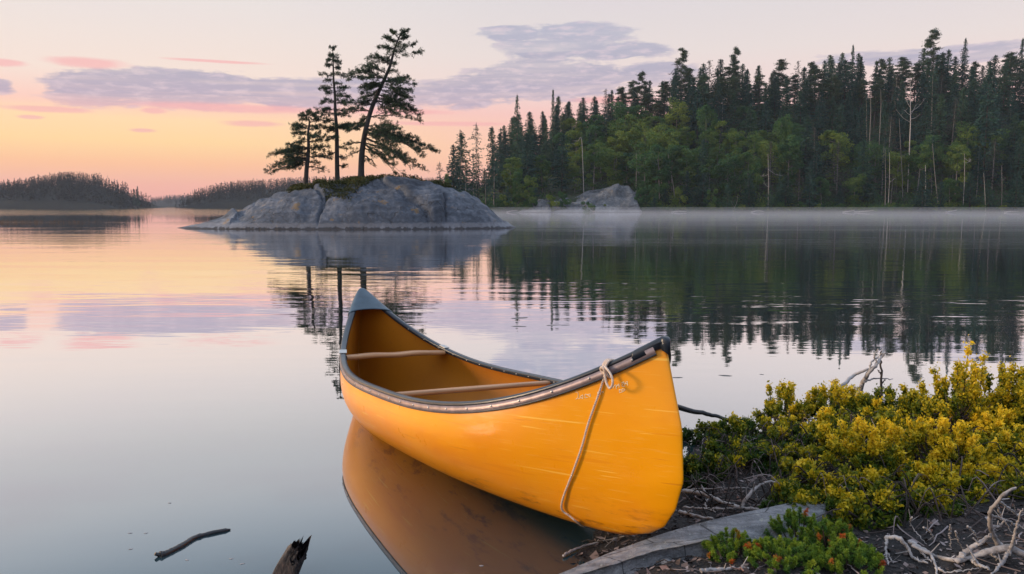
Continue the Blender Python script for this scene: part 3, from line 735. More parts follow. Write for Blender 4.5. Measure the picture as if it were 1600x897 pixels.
# rope (hangs from the gunwale: its own thing)
rp = MB()
pl = [(951, 574), (944, 592), (934, 622), (922, 660), (909, 700), (896, 738), (884, 772), (879, 788), (881, 796), (890, 803), (902, 812), (913, 818)]
pts = []
for i, (px, py) in enumerate(pl):
    s, t = on_hull(px, py); lift = .010 if i else .03
    pts.append(c2w(hull(s, max(t, .02), -1) + hull_n(s, t) * lift))
pts.append(pts[-1] + np.array([.06, .05, -.01]))
path = smooth_path(pts, 420); Tg_ = unit(np.gradient(path, axis=0)); u_ = unit(np.cross(Tg_, [.3, .9, .1])); w_ = np.cross(Tg_, u_)
arc = np.concatenate([[0], np.cumsum(np.linalg.norm(np.diff(path, axis=0), axis=1))])
for ph in (0, 2.094, 4.189): th_ = (arc * 2 * pi / .034 + ph)[:, None]; tube(rp, path + (u_ * np.cos(th_) + w_ * np.sin(th_)) * .0024, .0027, 6)
s0, _ = on_hull(951, 574); g = hull(s0, 1.0, -1)
def loop(c, ax1, ax2, r1, r2, n=30, t0=0, t1=2 * pi):
    t = np.linspace(t0, t1, n)[:, None]; return c + ax1 * np.cos(t) * r1 + ax2 * np.sin(t) * r2
ax_o = np.array([-1., 0, 0]); ax_z = np.array([0, 0, 1.]); ax_y = np.array([0, 1., 0])
gc = g + np.array([.006, 0, -.008])
for k, dy in enumerate((-.012, .0, .012)):
    tube(rp, c2w(loop(gc + ax_y * dy, ax_o, ax_z, .034 - .002 * k, .036, 28)), .0050, 8)
kn = g + np.array([-.036, -.006, -.012])
tube(rp, c2w(loop(kn, ax_y, ax_z + ax_o * .4, .012, .012, 20)), .006, 8)
lo = g + np.array([-.030, -.045, -.035]); lt = np.array([[0, .045, .04], [-.006, .01, .03], [-.008, -.022, .006], [-.008, -.03, -.022], [-.008, -.012, -.044], [-.008, .012, -.026], [-.004, .03, .01], [0, .042, .036]])
tube(rp, c2w(smooth_path(lo + lt, 40)), .0050, 8)
tag(rp.build('rope', M['rope']), 'thin cream rope knotted round the canoe gunwale and hanging down its near side', 'rope')

# ------------------------------------------------------------------ rock island
IY = 56.5                                        # centre line depth
def isl_outline(px):
    return np.interp(px, [246, 262, 298, 335, 370, 400, 430, 470, 520, 560, 600, 640, 680, 706, 730, 757, 780, 799, 812],
                     [360, 357, 350, 341, 327, 311, 299, 292, 287, 284, 281, 281, 287, 298, 310, 326, 340, 355, 361])
def cells(X, Y, x0, x1, y0, y1, n, seed, amp, tilt, sc=1.0, aniso=1.0):
    """blocks of jointed rock: each block has its own height and tilt; returns offset and distance to the joint"""
    g = np.random.default_rng(seed); px = g.uniform(x0, x1, n); py = g.uniform(y0, y1, n); h = g.normal(size=n) * amp; tx = g.normal(size=n) * tilt; ty = g.normal(size=n) * tilt
    Xw = X + 1.1 * sc * (fbm(X * .35 / sc, Y * .35 / sc, 3, seed) - .5) * 2; Yw = Y + .9 * sc * (fbm(X * .35 / sc + 9, Y * .35 / sc, 3, seed + 1) - .5) * 2
    D = np.sqrt((Xw[..., None] - px) ** 2 + ((Yw[..., None] - py) * aniso) ** 2); i = np.argsort(D, -1)[..., :2]
    d1 = np.take_along_axis(D, i[..., :1], -1)[..., 0]; d2 = np.take_along_axis(D, i[..., 1:], -1)[..., 0]; k = i[..., 0]
    e = d2 - d1; off = h[k] + tx[k] * (X - px[k]) + ty[k] * (Y - py[k])
    return off * sstep(e, 0, .35 * sc), e
def island_z(X, Y):
    px = CX + F_ * X / 53.0 * 1.0
    top = np.maximum((359.5 - isl_outline(px)) / F_ * 53.5, 0)
    x0, x1 = (246 - 800) / F_ * 53, (812 - 800) / F_ * 53
    c = (x0 + x1) / 2; hw = (x1 - x0) / 2; q = np.clip(np.abs((X - c) / hw), 0, 1)
    D = 5.2 * np.sqrt(1 - q ** 2.6) + .05
    v = (Y - IY) / D
    f = np.clip(1 - np.abs(v) ** 2.4, 0, 1) ** .75
    z = top * f
    z = np.where((np.abs(v) >= 1) | (q >= 1), -.5, z - .03)
    lump = (fbm(X * .32, Y * .45, 4, 4) - .5) * 1.0 * sstep(z, .1, 1.2) + (fbm(X * 1.3, Y * 1.6, 3, 7) - .5) * .22 * sstep(z, .05, .6)
    off, e = cells(X, Y, -23, 1, IY - 5, IY + 3, 17, 31, .11, .06, 1.0, .8); lump += off * sstep(z, .15, .9) - .20 * (1 - sstep(e, .02, .16)) * sstep(z, .1, .7)
    lump += .05 * np.sin(z * 14 + 3 * fbm(X * .5, Y * .5, 2, 3)) * sstep(z, .3, .8)
    return z + lump
xs = np.linspace(-24.2, 1.1, 460); ys = np.linspace(IY - 6, IY + 5, 190); Xg, Yg = np.meshgrid(xs, ys, indexing='ij')
mb = MB(); grid_mesh(mb, Xg, Yg, island_z(Xg, Yg)); tag(mb.build('rock_island', M['island_rock']), 'low rounded grey granite island with dark cracks carrying three pines', 'rock island')
def iz(x, y): return float(island_z(np.array([[x]]), np.array([[y]]))[0, 0])
def heath():
    g = np.random.default_rng(8); mb = MB(); n = 52000
    px = g.uniform(435, 700, n); X0 = (px - 800) / F_ * 54.0; Y0 = g.uniform(IY - 5, IY + 3.5, n)
    wob = fbm(X0 * .9, Y0 * .9, 3, 13)
    # mat on the crown of the island, tongue running down the front between x 505 and 560
    lim = np.interp(px, [435, 455, 500, 520, 545, 565, 590, 640, 700], [-.2, -1.0, -2.4, -4.2, -4.6, -3.8, -1.2, .0, .4])
    keep = (Y0 - IY) > lim + (wob - .5) * 2.2; X0, Y0, wob = X0[keep], Y0[keep], wob[keep]; n = len(X0)
    Z0 = island_z(X0[None], Y0[None])[0]; hgt = .12 + .38 * fbm(X0 * 1.4, Y0 * 1.4, 3, 2) ; Z = Z0 + hgt * g.random(n) - .03
    D = np.stack([g.normal(size=n) * .5, g.normal(size=n) * .5, g.uniform(.3, 1, n)], 1)
    leaves(mb, np.stack([X0, Y0, Z], 1), D, g.uniform(.08, .17, n), g.uniform(.04, .08, n), np.clip(.3 + .5 * (wob - .4) + g.normal(size=n) * .15 + .3 * (g.random(n) < .08), 0, 1), None, g)
    return mb
tag(heath().build('heath', M['mat'], smooth=False), 'green and rusty heath covering the crown of the rock island', 'ground cover', kind='stuff')

# island pines ---------------------------------------------------------------
def zc(x, y): return (400 + x * .29, 30 + y * .29)          # my reading of the enlarged photo
def pine(name, label, Yd, trunk, r0, limbs, seed, extra=14, tuft=.14, dens=1.0):
    g = np.random.default_rng(seed)
    base_px = zc(*trunk[0]); b = at_y(*base_px, Yd); b[2] = iz(b[0], Yd) - .15
    root = thing(name, b, label, 'tree', 'pines on the rock island')
    P = [b] + [at_y(*zc(*q), Yd) for q in trunk[1:]]
    P = np.array(P); P[1:, 1] += g.normal(size=len(P) - 1) * .06
    TP = smooth_path(P, 60); mb = MB(); rad = r0 * (1 - np.linspace(0, 1, 60)) ** .8 + .02; rad[:4] *= [1.5, 1.25, 1.1, 1.03]
    tube(mb, TP, rad, 10); mb.build('trunk', M['island_bark'], root, org=b)
    br = MB(); nd = MB(); C_, D_, A_ = [], [], []
    def add_limb(p0, p1, sag, r, dn, tail=.22, w=.62):
        L = np.linalg.norm(p1 - p0); mid = (p0 + p1) / 2 + np.array([g.normal() * .07 * L, g.normal() * .08 * L, sag * L])
        q = smooth_path([p0, mid, p1], 16); q[1:-1] += g.normal(size=(14, 3)) * .02 * min(L, 1.5)
        tube(br, q, np.linspace(r, .008, 16), 6, cap=False)
        nt_ = max(3, int(L * 12 * dn)); fw = unit(p1 - p0)
        for k in range(nt_):
            s = tail + (1 - tail) * g.random() ** .75; i = min(14, int(s * 15)); c = q[i]
            side = unit(np.cross(fw, [0, 0, 1.])) * g.choice([-1, 1]); ln = g.uniform(.15, w) * (1.15 - .45 * s) * (.6 + min(L, 2.5) * .25)
            d = unit(fw * g.uniform(.3, 1) + side * g.uniform(0, 1.) + np.array([0, 0, g.uniform(-.25, .55)]))
            e = c + d * ln; tube(br, [c, (c + e) / 2 + np.array([0, 0, .02]), e], [.010, .008, .005], 4, cap=False)
            for m_ in range(3):
                C_.append(c + (e - c) * g.uniform(.45, 1.05)); D_.append(d); A_.append(g.random())
        for k in range(3): C_.append(p1 + g.normal(size=3) * .06); D_.append(fw); A_.append(g.random())
    for (a, bb, sag, dn) in limbs:
        i = int(np.argmin(np.hypot(*(proj(TP) - np.array(zc(*a))).T))); p0 = TP[i]
        p1 = at_y(*zc(*bb), Yd); L = np.linalg.norm(p1 - p0); p1 = at_y(*zc(*bb), Yd + g.uniform(-.35, .35) * L)
        add_limb(p0, p1, sag, max(.015, min(.07, r0 * .35 * (1 - i / 70))), dn)
        for z_ in range(2):    # companions at another depth so the crown is round
            p2 = p0 + (p1 - p0) * g.uniform(.45, .85) + np.array([g.normal() * .12, g.choice([-1, 1]) * g.uniform(.25, .6) * L, g.normal() * .10 * L])
            add_limb(p0, p2, sag, .02, dn * .8)
    for k in range(extra):
        i = g.integers(18, 58); p0 = TP[i]; th = g.uniform(0, 2 * pi); L = g.uniform(.4, 1.0) * (1.35 - i / 60)
        p1 = p0 + L * np.array([math.cos(th) * .7, math.sin(th), g.uniform(-.1, .35)]); add_limb(p0, p1, .03, .014, .8)
    br.build('branches', M['island_bark'], root, org=b)
    C = np.array(C_); D = unit(np.array(D_)); A = np.array(A_); n = len(C); m_ = int(7 * dens)
    C2 = np.repeat(C, m_, 0); D2 = unit(np.repeat(D, m_, 0) * .55 + g.normal(size=(n * m_, 3)) * .75 + np.array([0, 0, .25])); A2 = np.repeat(A, m_) * .7 + g.random(n * m_) * .3
    ln = tuft * g.uniform(.7, 1.3, n * m_); leaves(nd, C2 + g.normal(size=C2.shape) * .03 + D2 * ln[:, None] * .5, D2, ln, tuft * .22, A2, None, g)
    nd.build('crown', M['pine'], root, smooth=False, org=b)
    return root
pine('pine_tree', 'tallest of the three island pines, leaning right with a long low right limb', 56.0,
     [(565, 862), (568, 760), (575, 680), (592, 600), (615, 500), (650, 415), (690, 330), (722, 255), (745, 170), (768, 105), (788, 62)], .20,
     [((770, 105), (730, 68), .05, 1.4), ((760, 130), (690, 100), .05, 1.3), ((750, 160), (668, 152), .04, 1.2), ((775, 95), (815, 68), .05, 1.6), ((765, 120), (815, 100), .03, 1.2), ((745, 175), (890, 172), -.03, .9), ((750, 170), (850, 140), .03, 1.1), ((740, 190), (700, 215), 0, .8),
      ((725, 240), (655, 200), .1, 1.0), ((725, 245), (600, 215), .1, 1.0), ((705, 300), (585, 250), .1, 1.1), ((695, 320), (515, 295), .1, 1.2), ((695, 320), (500, 325), .06, 1.1), ((690, 330), (560, 370), 0, 1.5), ((680, 345), (575, 400), 0, 1.3), ((670, 370), (560, 430), 0, 1.1),
      ((715, 270), (760, 290), .05, .7), ((690, 330), (810, 315), .05, .7), ((685, 340), (855, 350), .02, 1.0), ((675, 365), (830, 385), .02, 1.2), ((665, 385), (840, 430), .0, 1.2), ((655, 405), (780, 440), .0, 1.2), ((650, 415), (860, 490), .03, 1.2), ((645, 425), (800, 480), .0, 1.1), ((640, 435), (875, 515), .04, .9), ((640, 440), (740, 500), -.02, 1.0),
      ((640, 430), (545, 450), .03, .7), ((630, 460), (480, 455), .05, .9), ((620, 490), (480, 515), .05, .8), ((612, 510), (520, 580), .0, .9), ((605, 540), (545, 590), .0, 1.0), ((600, 570), (490, 600), .0, .6),
      ((600, 585), (740, 575), .04, .8), ((595, 600), (860, 640), .05, .7), ((595, 600), (985, 718), .05, 1.1), ((595, 605), (940, 690), .03, 1.2), ((595, 605), (900, 740), .03, .9), ((592, 610), (800, 660), .02, 1.0), ((590, 620), (720, 625), .02, .9), ((588, 640), (920, 820), .04, .7), ((588, 645), (860, 760), .02, .8), ((585, 660), (760, 840), .0, .6), ((585, 665), (830, 800), .03, .5), ((583, 690), (700, 760), .02, .5),
      ((583, 660), (480, 680), .03, .35), ((580, 700), (500, 735), .03, .3), ((578, 730), (640, 790), .0, .3), ((610, 520), (890, 550), .06, .5)], 21, extra=16)
pine('pine_tree', 'middle of the island pines, slender and straight with a thin spire top', 56.8,
     [(438, 858), (438, 760), (437, 650), (436, 590), (428, 500), (424, 420), (420, 330), (415, 240), (412, 160)], .15,
     [((412, 175), (412, 158), 0, 2.0), ((413, 190), (398, 195), 0, 1.5), ((413, 200), (432, 205), 0, 1.5), ((414, 215), (392, 225), 0, 1.5), ((415, 225), (442, 232), 0, 1.5), ((416, 245), (390, 252), 0, 1.3), ((416, 255), (446, 265), 0, 1.3),
      ((420, 300), (350, 300), .03, .9), ((420, 300), (462, 300), .03, .8), ((421, 320), (375, 330), .0, .6), ((421, 340), (455, 350), .0, .7), ((422, 365), (342, 375), .02, 1.1), ((422, 370), (500, 372), .03, .8), ((423, 395), (385, 400), 0, .9), ((424, 410), (495, 420), 0, .9),
      ((425, 440), (355, 455), .02, 1.0), ((426, 450), (500, 460), .02, .8), ((428, 480), (330, 495), .03, .9), ((429, 485), (480, 500), .0, .7), ((430, 510), (350, 520), .02, .8), ((431, 520), (500, 520), .02, .5), ((433, 545), (370, 560), .02, .8), ((436, 580), (510, 572), -.02, 2.0), ((436, 585), (500, 590), -.02, 2.0), ((436, 580), (370, 588), -.01, 1.7), ((436, 590), (390, 605), .0, 1.0),
      ((437, 640), (390, 650), .03, .3), ((437, 680), (480, 700), .03, .25), ((437, 720), (395, 735), .03, .3), ((437, 740), (460, 750), .0, .3), ((438, 790), (470, 800), .0, .3)], 22, extra=8)
pine('pine_tree', 'shortest island pine at the left, its low limbs sweeping out to the left', 56.2,
     [(265, 865), (272, 810), (280, 750), (283, 680), (284, 610), (287, 560), (284, 520)], .15,
     [((285, 520), (232, 522), .05, 1.3), ((285, 515), (285, 498), .0, 1.6), ((286, 530), (330, 505), .03, 1.2), ((287, 540), (240, 548), .03, 1.0), ((286, 560), (350, 540), .03, 1.1), ((286, 575), (203, 580), .05, 1.2), ((285, 590), (205, 600), .03, 1.1), ((285, 595), (350, 575), .03, .9), ((284, 625), (205, 622), .02, 1.1), ((284, 640), (340, 615), .02, .8),
      ((284, 655), (210, 668), .0, 1.1), ((284, 650), (425, 635), .04, .8), ((284, 665), (380, 655), .02, .8), ((283, 690), (165, 715), .02, 1.3), ((283, 700), (70, 735), .04, 1.1), ((282, 700), (110, 725), .02, 1.2), ((283, 695), (390, 690), .03, .9), ((281, 720), (180, 740), .0, 1.2), ((281, 740), (60, 820), .05, .9), ((281, 745), (110, 790), .04, 1.0), ((280, 750), (160, 770), .02, 1.0), ((280, 760), (90, 835), .06, .7), ((280, 740), (400, 750), .04, .8), ((279, 770), (340, 775), .02, .5), ((278, 770), (200, 800), .02, .5), ((276, 790), (390, 820), .04, .35)], 23, extra=6)

# ------------------------------------------------------------------ conifer / broadleaf prototypes
def crown_spruce(h, Rm, g, whorl=.36, nb=8, start=.08, shape=.75, ragged=.25, tuft=.55, droop=.30, top_bias=0.0):
    mb = MB(); C, D, A, Ls = [], [], [], []
    z = start * h
    while z < h * .985:
        f = 1 - z / h
        r = Rm * (f ** shape) * (1 + ragged * g.normal()) + .10
        if top_bias: r *= (.55 + .45 * np.exp(-((z / h - top_bias) / .22) ** 2)) * 1.3
        for k in range(nb):
            th = g.uniform(0, 2 * pi); rr = max(.12, r * g.uniform(.6, 1.15)); m = max(2, int(rr / .30))
            t = np.linspace(.25, 1, m); dr = droop * rr
            X = np.cos(th) * rr * t; Y = np.sin(th) * rr * t; Z = z + .25 * rr * t * 0 - dr * t ** 1.3 + .12 * rr * t ** 3
            C.append(np.stack([X, Y, Z], 1) + g.normal(size=(m, 3)) * .05)
            D.append(np.stack([np.full(m, np.cos(th)), np.full(m, np.sin(th)), np.full(m, -.35)], 1)); A.append(np.full(m, g.random())); Ls.append(np.full(m, 1.0))
        z += whorl * g.uniform(.7, 1.3) * (.55 + .6 * f)
    C = np.concatenate(C); D = np.concatenate(D); A = np.concatenate(A); n = len(C)
    for k in range(3):
        d = unit(D + g.normal(size=(n, 3)) * [.55, .55, .35]); ln = tuft * g.uniform(.6, 1.2, n) * (.55 + .45 * (1 - C[:, 2] / h))
        leaves(mb, C + g.normal(size=(n, 3)) * .08, d, ln, ln * .42, np.clip(.25 + .35 * A + .2 * g.random(n), 0, 1), None, g)
    n = 10; zt = np.linspace(h * .93, h, n); leaves(mb, np.stack([zt * 0, zt * 0, zt], 1), np.tile([0, 0, 1.], (n, 1)), .3, .1, .5, None, g)
    return mb
def crown_broad(h, Rm, g, nclump=26, leaf=.34, n=4200, low=.25, flat=1.0):
    mb = MB(); C = []
    cl = []
    for k in range(nclump):
        z = g.uniform(low, .97); f = math.sqrt(max(0.02, 1 - ((z - .58) / .46) ** 2)); th = g.uniform(0, 2 * pi); rr = Rm * f * g.uniform(.35, .85)
        cl.append((math.cos(th) * rr, math.sin(th) * rr, z * h, Rm * g.uniform(.18, .42)))
    m = n // nclump
    for (x, y, z, r) in cl:
        d = unit(g.normal(size=(m, 3))); q = r * g.uniform(.55, 1.05, m)[:, None]
        P = np.array([x, y, z]) + d * q * np.array([1, 1, .75 * flat]); a = np.clip(.35 + .25 * g.random() + .2 * g.random(m), 0, 1)
        leaves(mb, P, unit(d + g.normal(size=(m, 3)) * .8 - [0, 0, .3]), leaf * g.uniform(.6, 1.2, m), leaf * .6, a, None, g)
    return mb
def crown_pine(h, Rm, g, n=16, start=.45, up=.15):
    mb = MB(); C, D, A = [], [], []
    for k in range(n):
        z = h * (start + (1 - start) * ((k + .5) / n) ** .8); f = 1 - .68 * ((z / h - start) / (1 - start)) ** 1.6; th = g.uniform(0, 2 * pi); r = Rm * f * g.uniform(.55, 1.15)
        tip = np.array([math.cos(th) * r, math.sin(th) * r, z + up * r])
        for q in range(3):
            c = tip * np.array([g.uniform(.35, 1.0)] * 2 + [1.0]); m = 60
            C.append(c + g.normal(size=(m, 3)) * [.32, .32, .13] * (1 + .4 * f)); D.append(unit(g.normal(size=(m, 3)) * .6 + [math.cos(th) * .4, math.sin(th) * .4, .4])); A.append(np.full(m, g.random()))
    C.append(np.array([0, 0, h]) + g.normal(size=(70, 3)) * [.25, .25, .3]); D.append(g.normal(size=(70, 3)) + [0, 0, 1.]); A.append(np.full(70, .5))
    C = np.concatenate(C); D = unit(np.concatenate(D)); A = np.concatenate(A)
    leaves(mb, C, D, .42 * g.uniform(.6, 1.2, len(C)), .13, np.clip(A * .6 + .1, 0, 1), None, g); return mb
def trunk_mb(h, r, g, crook=.0, limbs=0, Rm=2.0, lz0=.4):
    mb = MB(); z = np.linspace(-1.0, h, 14); P = np.stack([crook * np.sin(z * .35 + g.uniform(0, 6)), crook * np.cos(z * .3 + g.uniform(0, 6)), z], 1)
    P[:, 0] -= P[1, 0]; P[:, 1] -= P[1, 1]
    tube(mb, P, r * (1 - np.linspace(0, 1, 14) * .92), 7)
    for k in range(limbs):
        i = g.integers(int(14 * lz0), 13); th = g.uniform(0, 2 * pi); L = Rm * g.uniform(.4, .95) * (1.2 - i / 16)
        p = P[i]; e = p + np.array([math.cos(th) * L, math.sin(th) * L, L * g.uniform(.1, .6)]); tube(mb, [p, (p + e) / 2 + [0, 0, -.06 * L], e], [r * .3, r * .2, .02], 4, cap=False)
    return mb
protos = {}
hid = []
def proto(kind, i, crown, trunk, cm, tm):
    c = crown.build('crown', cm, smooth=False); t = trunk.build('trunk', tm)
    protos.setdefault(kind, []).append((c, t)); hid.extend([c, t])
for i in range(8):
    g = np.random.default_rng(100 + i); h = 14.0
    cr = crown_spruce(h, [2.3, 1.9, 2.6, 1.5, 2.1, 2.9, 1.7, 2.4][i], g, start=[.05, .12, .04, .2, .1, .03, .15, .08][i], shape=[.75, .8, .7, .6, .9, .8, .55, .7][i], ragged=[.2, .25, .15, .35, .25, .2, .35, .28][i])
    proto('spruce', i, cr, trunk_mb(h, .17, g), M['spruce'], M['bark'])
for i in range(3):
    g = np.random.default_rng(140 + i); cr = crown_spruce(15., [1.1, .9, 1.25][i], g, whorl=.5, nb=5, start=.1, shape=.35, ragged=.5, tuft=.5, droop=.35, top_bias=.8)
    proto('spire', i, cr, trunk_mb(15., .14, g, .05), M['spruce'], M['birch_bark'])
for i in range(3):
    g = np.random.default_rng(150 + i); cr = crown_spruce(13., [1.9, 2.2, 1.6][i], g, whorl=.55, nb=6, start=.1, ragged=.4, tuft=.45)
    proto('grey', i, cr, trunk_mb(13., .16, g), M['spruce_grey'], M['birch_bark'])
for i in range(6):
    g = np.random.default_rng(160 + i); h = 10.
    proto('broad', i, crown_broad(h, [2.6, 2.2, 3.0, 2.4, 2.0, 2.8][i], g, 30 + i * 3, .30, 5200, .15), trunk_mb(h * .85, .14, g, .15, 8, 2.0, .3), M['broad'], M['birch_bark'])
for i in range(4):
    g = np.random.default_rng(170 + i); h = 16.
    proto('pine', i, crown_pine(h, [2.6, 3.2, 2.2, 2.8][i], g, [28, 32, 26, 24][i], [.22, .18, .3, .35][i]), trunk_mb(h, .22, g, .15, 14, 2.6, .45), M['pine'], M['bark'])
for i in range(3):                                # low shore bushes
    g = np.random.default_rng(180 + i); h = 3.
    proto('bush', i, crown_broad(h, [1.9, 1.6, 2.2][i], g, 12, .26, 1500, .02), trunk_mb(h * .7, .05, g, .1, 6, 1.3, .2), M['broad'], M['birch_bark'])
for i in range(3):                                # small bluish young spruces at the water
    g = np.random.default_rng(190 + i); cr = crown_spruce(7., [1.7, 1.5, 2.0][i], g, whorl=.3, nb=8, start=.02, shape=.8, ragged=.15, tuft=.4)
    proto('young', i, cr, trunk_mb(7., .09, g), M['spruce'], M['bark'])

NAMES = {'spruce': 'spruce_tree', 'spire': 'spruce_tree', 'grey': 'spruce_tree', 'broad': 'birch_tree', 'pine': 'pine_tree', 'bush': 'shore_bush', 'young': 'young_spruce'}
CATS = {'bush': 'bush'}
used = set()
def plant(kind, i, loc, h_scale, w_scale, rz, label, group, tilt=(0, 0)):
    c0, t0 = protos[kind][i % len(protos[kind])]
    r = thing(NAMES[kind], loc, label, CATS.get(kind, 'tree'), group, rz, (w_scale, w_scale, h_scale)); r.rotation_euler = (tilt[0], tilt[1], rz)
    for s in (c0, t0):
        d = s.copy(); COL.objects.link(d); d.parent = r
    return r

# ------------------------------------------------------------------ forested right shore
SHY = 186.0
def shore_y(x): return SHY + 2.5 * (vnoise(np.asarray(x, float) * .05, np.zeros_like(np.asarray(x, float)), 3) - .5) - 5 * sstep(np.asarray(x, float), 60, 130) + 30 * sstep(-np.asarray(x, float), 8, 40)
def ridge(x): return np.interp(x, [-40, -24, -17, -8, 0, 10, 18, 30, 36, 52, 70, 100, 130, 180, 260], [.5, 1.0, 2.0, 7, 15, 17, 20, 23, 27, 30, 30.5, 32, 32, 31, 21])
def bank_z(X, Y):
    d = Y - shore_y(X); rg = ridge(X)
    h = rg * (.16 * sstep(d, 0, 12) + .84 * sstep(d, 4, 66)) ** 1.0 + .35 * sstep(d, 0, 1.2)
    h = h * (1 - sstep(d, 90, 190)) + (fbm(X * .09, Y * .09, 4, 6) - .5) * 2.4 * sstep(d, 3, 20)
    return np.where(d < 0, d * .2, h) + .12 * (vnoise(X * .8, Y * .8, 1) - .5)
xs = np.linspace(-75, 290, 240); ys = np.concatenate([np.linspace(172, 200, 70), np.linspace(201, 400, 70)]); Xg, Yg = np.meshgrid(xs, ys, indexing='ij')
Zg = bank_z(Xg, Yg); fade = sstep(Xg, -74, -36); Zg = np.where(Zg > 0, Zg * fade - .8 * (1 - fade), Zg)
mb = MB(); grid_mesh(mb, Xg, Yg, Zg); tag(mb.build('forest_terrain', M['bank']), kind='structure')
def bz(x, y): return float(bank_z(np.array([x]), np.array([y]))[0])

def skyline(px):   # where the tops of the trees reach in the photo
    return np.interp(px, [680, 700, 720, 745, 780, 808, 835, 862, 880, 905, 940, 985, 1010, 1055, 1075, 1100, 1140, 1190, 1240, 1270, 1320, 1360, 1400, 1440, 1490, 1520, 1580, 1700, 2200],
                     [262, 225, 205, 200, 195, 158, 178, 148, 150, 150, 132, 122, 130, 92, 92, 96, 90, 98, 100, 86, 82, 92, 88, 70, 76, 88, 76, 84, 84])
def zone(px):
    for lim, nm in ((850, 'at the left forest end'), (1000, 'above the shore rock'), (1190, 'right of the shore rock'), (1400, 'left of the tall white dead tree'), (1e9, 'right of the tall white dead tree')):
        if px < lim: return nm
LEV = ['at the water', 'low on the slope', 'halfway up the slope', 'high on the slope', 'on the ridge against the sky']
KN = {'spruce': 'dark pointed spruce', 'spire': 'thin spindly spruce', 'grey': 'greyish thinning spruce', 'broad': 'rounded yellow-green birch', 'pine': 'clumpy dark pine', 'young': 'small bluish young spruce', 'bush': 'low green bush'}
KG = {'spruce': 'spruces of the right-hand forest', 'spire': 'thin spruces of the right-hand forest', 'grey': 'grey spruces of the right-hand forest', 'broad': 'birches of the right-hand forest', 'pine': 'pines of the right-hand forest', 'young': 'young spruces on the far shore', 'bush': 'bushes on the far shore'}
g = np.random.default_rng(77)
rows = [(2.5, 4.4, 0), (8, 4.4, 1), (16, 4.2, 1), (25, 4.2, 2), (34, 4.1, 2), (43, 4.0, 3), (51, 3.9, 3), (59, 3.8, 4), (66, 3.8, 4)]
for ri, (d, sp, lv) in enumerate(rows):
    x = -24 + 4 * (d < 10)
    xmax = 148 + d * .3
    while x < xmax:
        x += sp * g.uniform(.7, 1.3) * (1 if x < 128 else 1.7)
        yy = float(shore_y(x)) + d + g.uniform(-2.5, 2.5)
        z = bz(x, yy); px = CX + F_ * x / yy
        if ri >= 5 and x < -6: continue
        if ri >= 3 and x < -14: continue
        rock = 842 < px < 998 and d < 22                        # leave the outcrop clear
        if rock and d < 14: continue
        u = g.random()
        bigbroad = math.exp(-((px - 985) / 90) ** 2) * (1 <= ri <= 5) + .7 * math.exp(-((px - 1110) / 60) ** 2) * (1 <= ri <= 3) + .5 * math.exp(-((px - 1215) / 40) ** 2) * (ri in (2, 3)) + .34 * (ri in (0, 1, 2)) + .12 * (ri == 3) + .4 * math.exp(-((px - 1450) / 70) ** 2) * (ri in (1, 2))
        if ri == 0: kind = 'young' if u < .28 else 'broad' if u < .50 else 'spruce' if u < .85 else 'grey'
        elif u < bigbroad: kind = 'broad'
        elif u < bigbroad + .10: kind = 'grey'
        elif ri >= 5 and u > .78: kind = 'pine' if px > 940 else 'spruce'
        elif u > .95: kind = 'spire'
        else: kind = 'spruce'
        if px < 790: kind = 'spire' if u < .6 else 'spruce'
        base_h = {'spruce': 14, 'spire': 15, 'grey': 13, 'broad': 10, 'pine': 16, 'young': 7, 'bush': 3}[kind]
        want = {'spruce': g.uniform(11.5, 17), 'spire': g.uniform(12, 17), 'grey': g.uniform(10, 15), 'broad': g.uniform(9, 14), 'pine': g.uniform(13, 17), 'young': g.uniform(3.5, 7)}[kind]
        if ri == 0 and kind != 'young': want *= .62
        # keep the ridge line where the photo has it
        top_px = skyline(px) + g.uniform(-2, 5) ; zmax = H + (HOR - top_px) / F_ * yy * 1.0
        gap = {3: g.uniform(10, 15), 4: g.uniform(7, 12), 5: g.uniform(4, 8.5), 6: g.uniform(2, 6.5), 7: g.uniform(.5, 5.5), 8: g.uniform(0, 4)}.get(ri)
        if gap is not None and kind != 'broad': want = max(6.0, min(24, zmax - z - gap))
        elif 1 <= ri <= 3 and kind in ('spruce', 'grey'): want *= 1.15
        if z + want > zmax: want = max(2.5, zmax - z - g.uniform(0, 3))
        hs = want / base_h; ws = max(.85, min(1.45, hs * 1.12)) * g.uniform(.9, 1.2) * (1.22 if ri >= 5 else 1.12 if kind in ('spruce', 'grey') and px > 800 else 1.0)
        plant(kind, int(g.integers(0, 8)), (x, yy, z - .2), hs, ws, g.uniform(0, 6.28), f'{KN[kind]} {LEV[lv]} {zone(px)}', KG[kind], (g.normal() * .022, g.normal() * .022))
# bushes along the waterline
x = -22
while x < 140:
    x += g.uniform(3.0, 5.2); yy = float(shore_y(x)) + g.uniform(.8, 2.2); px = CX + F_ * x / yy
    if 850 < px < 985 and g.random() < .6: continue
    sc = g.uniform(.35, .9) * (1.2 if px < 850 else .8)
    plant('bush', int(g.integers(0, 3)), (x, yy, bz(x, yy) - .1), sc, sc * g.uniform(.9, 1.3), g.uniform(0, 6), f'low green bush on the far bank {zone(px)}', KG['bush'])
def special(kind, i, px, ytop, d, label, ws=1.0, name=None):
    yy = float(shore_y((px - 800) / F_ * 200)) + d; x = (px - CX) / F_ * yy; z = bz(x, yy); top = H + (HOR - ytop) / F_ * yy
    bh = {'spruce': 14, 'spire': 15, 'grey': 13, 'broad': 10, 'pine': 16, 'young': 7, 'bush': 3}[kind]
    hs = (top - z) / bh
    return plant(kind, i, (x, yy, z - .2), hs, ws, px * .7, label, KG[kind])
special('pine', 1, 1443, 56, 52, 'broad-topped pine standing tallest above the ridge line', 1.35)
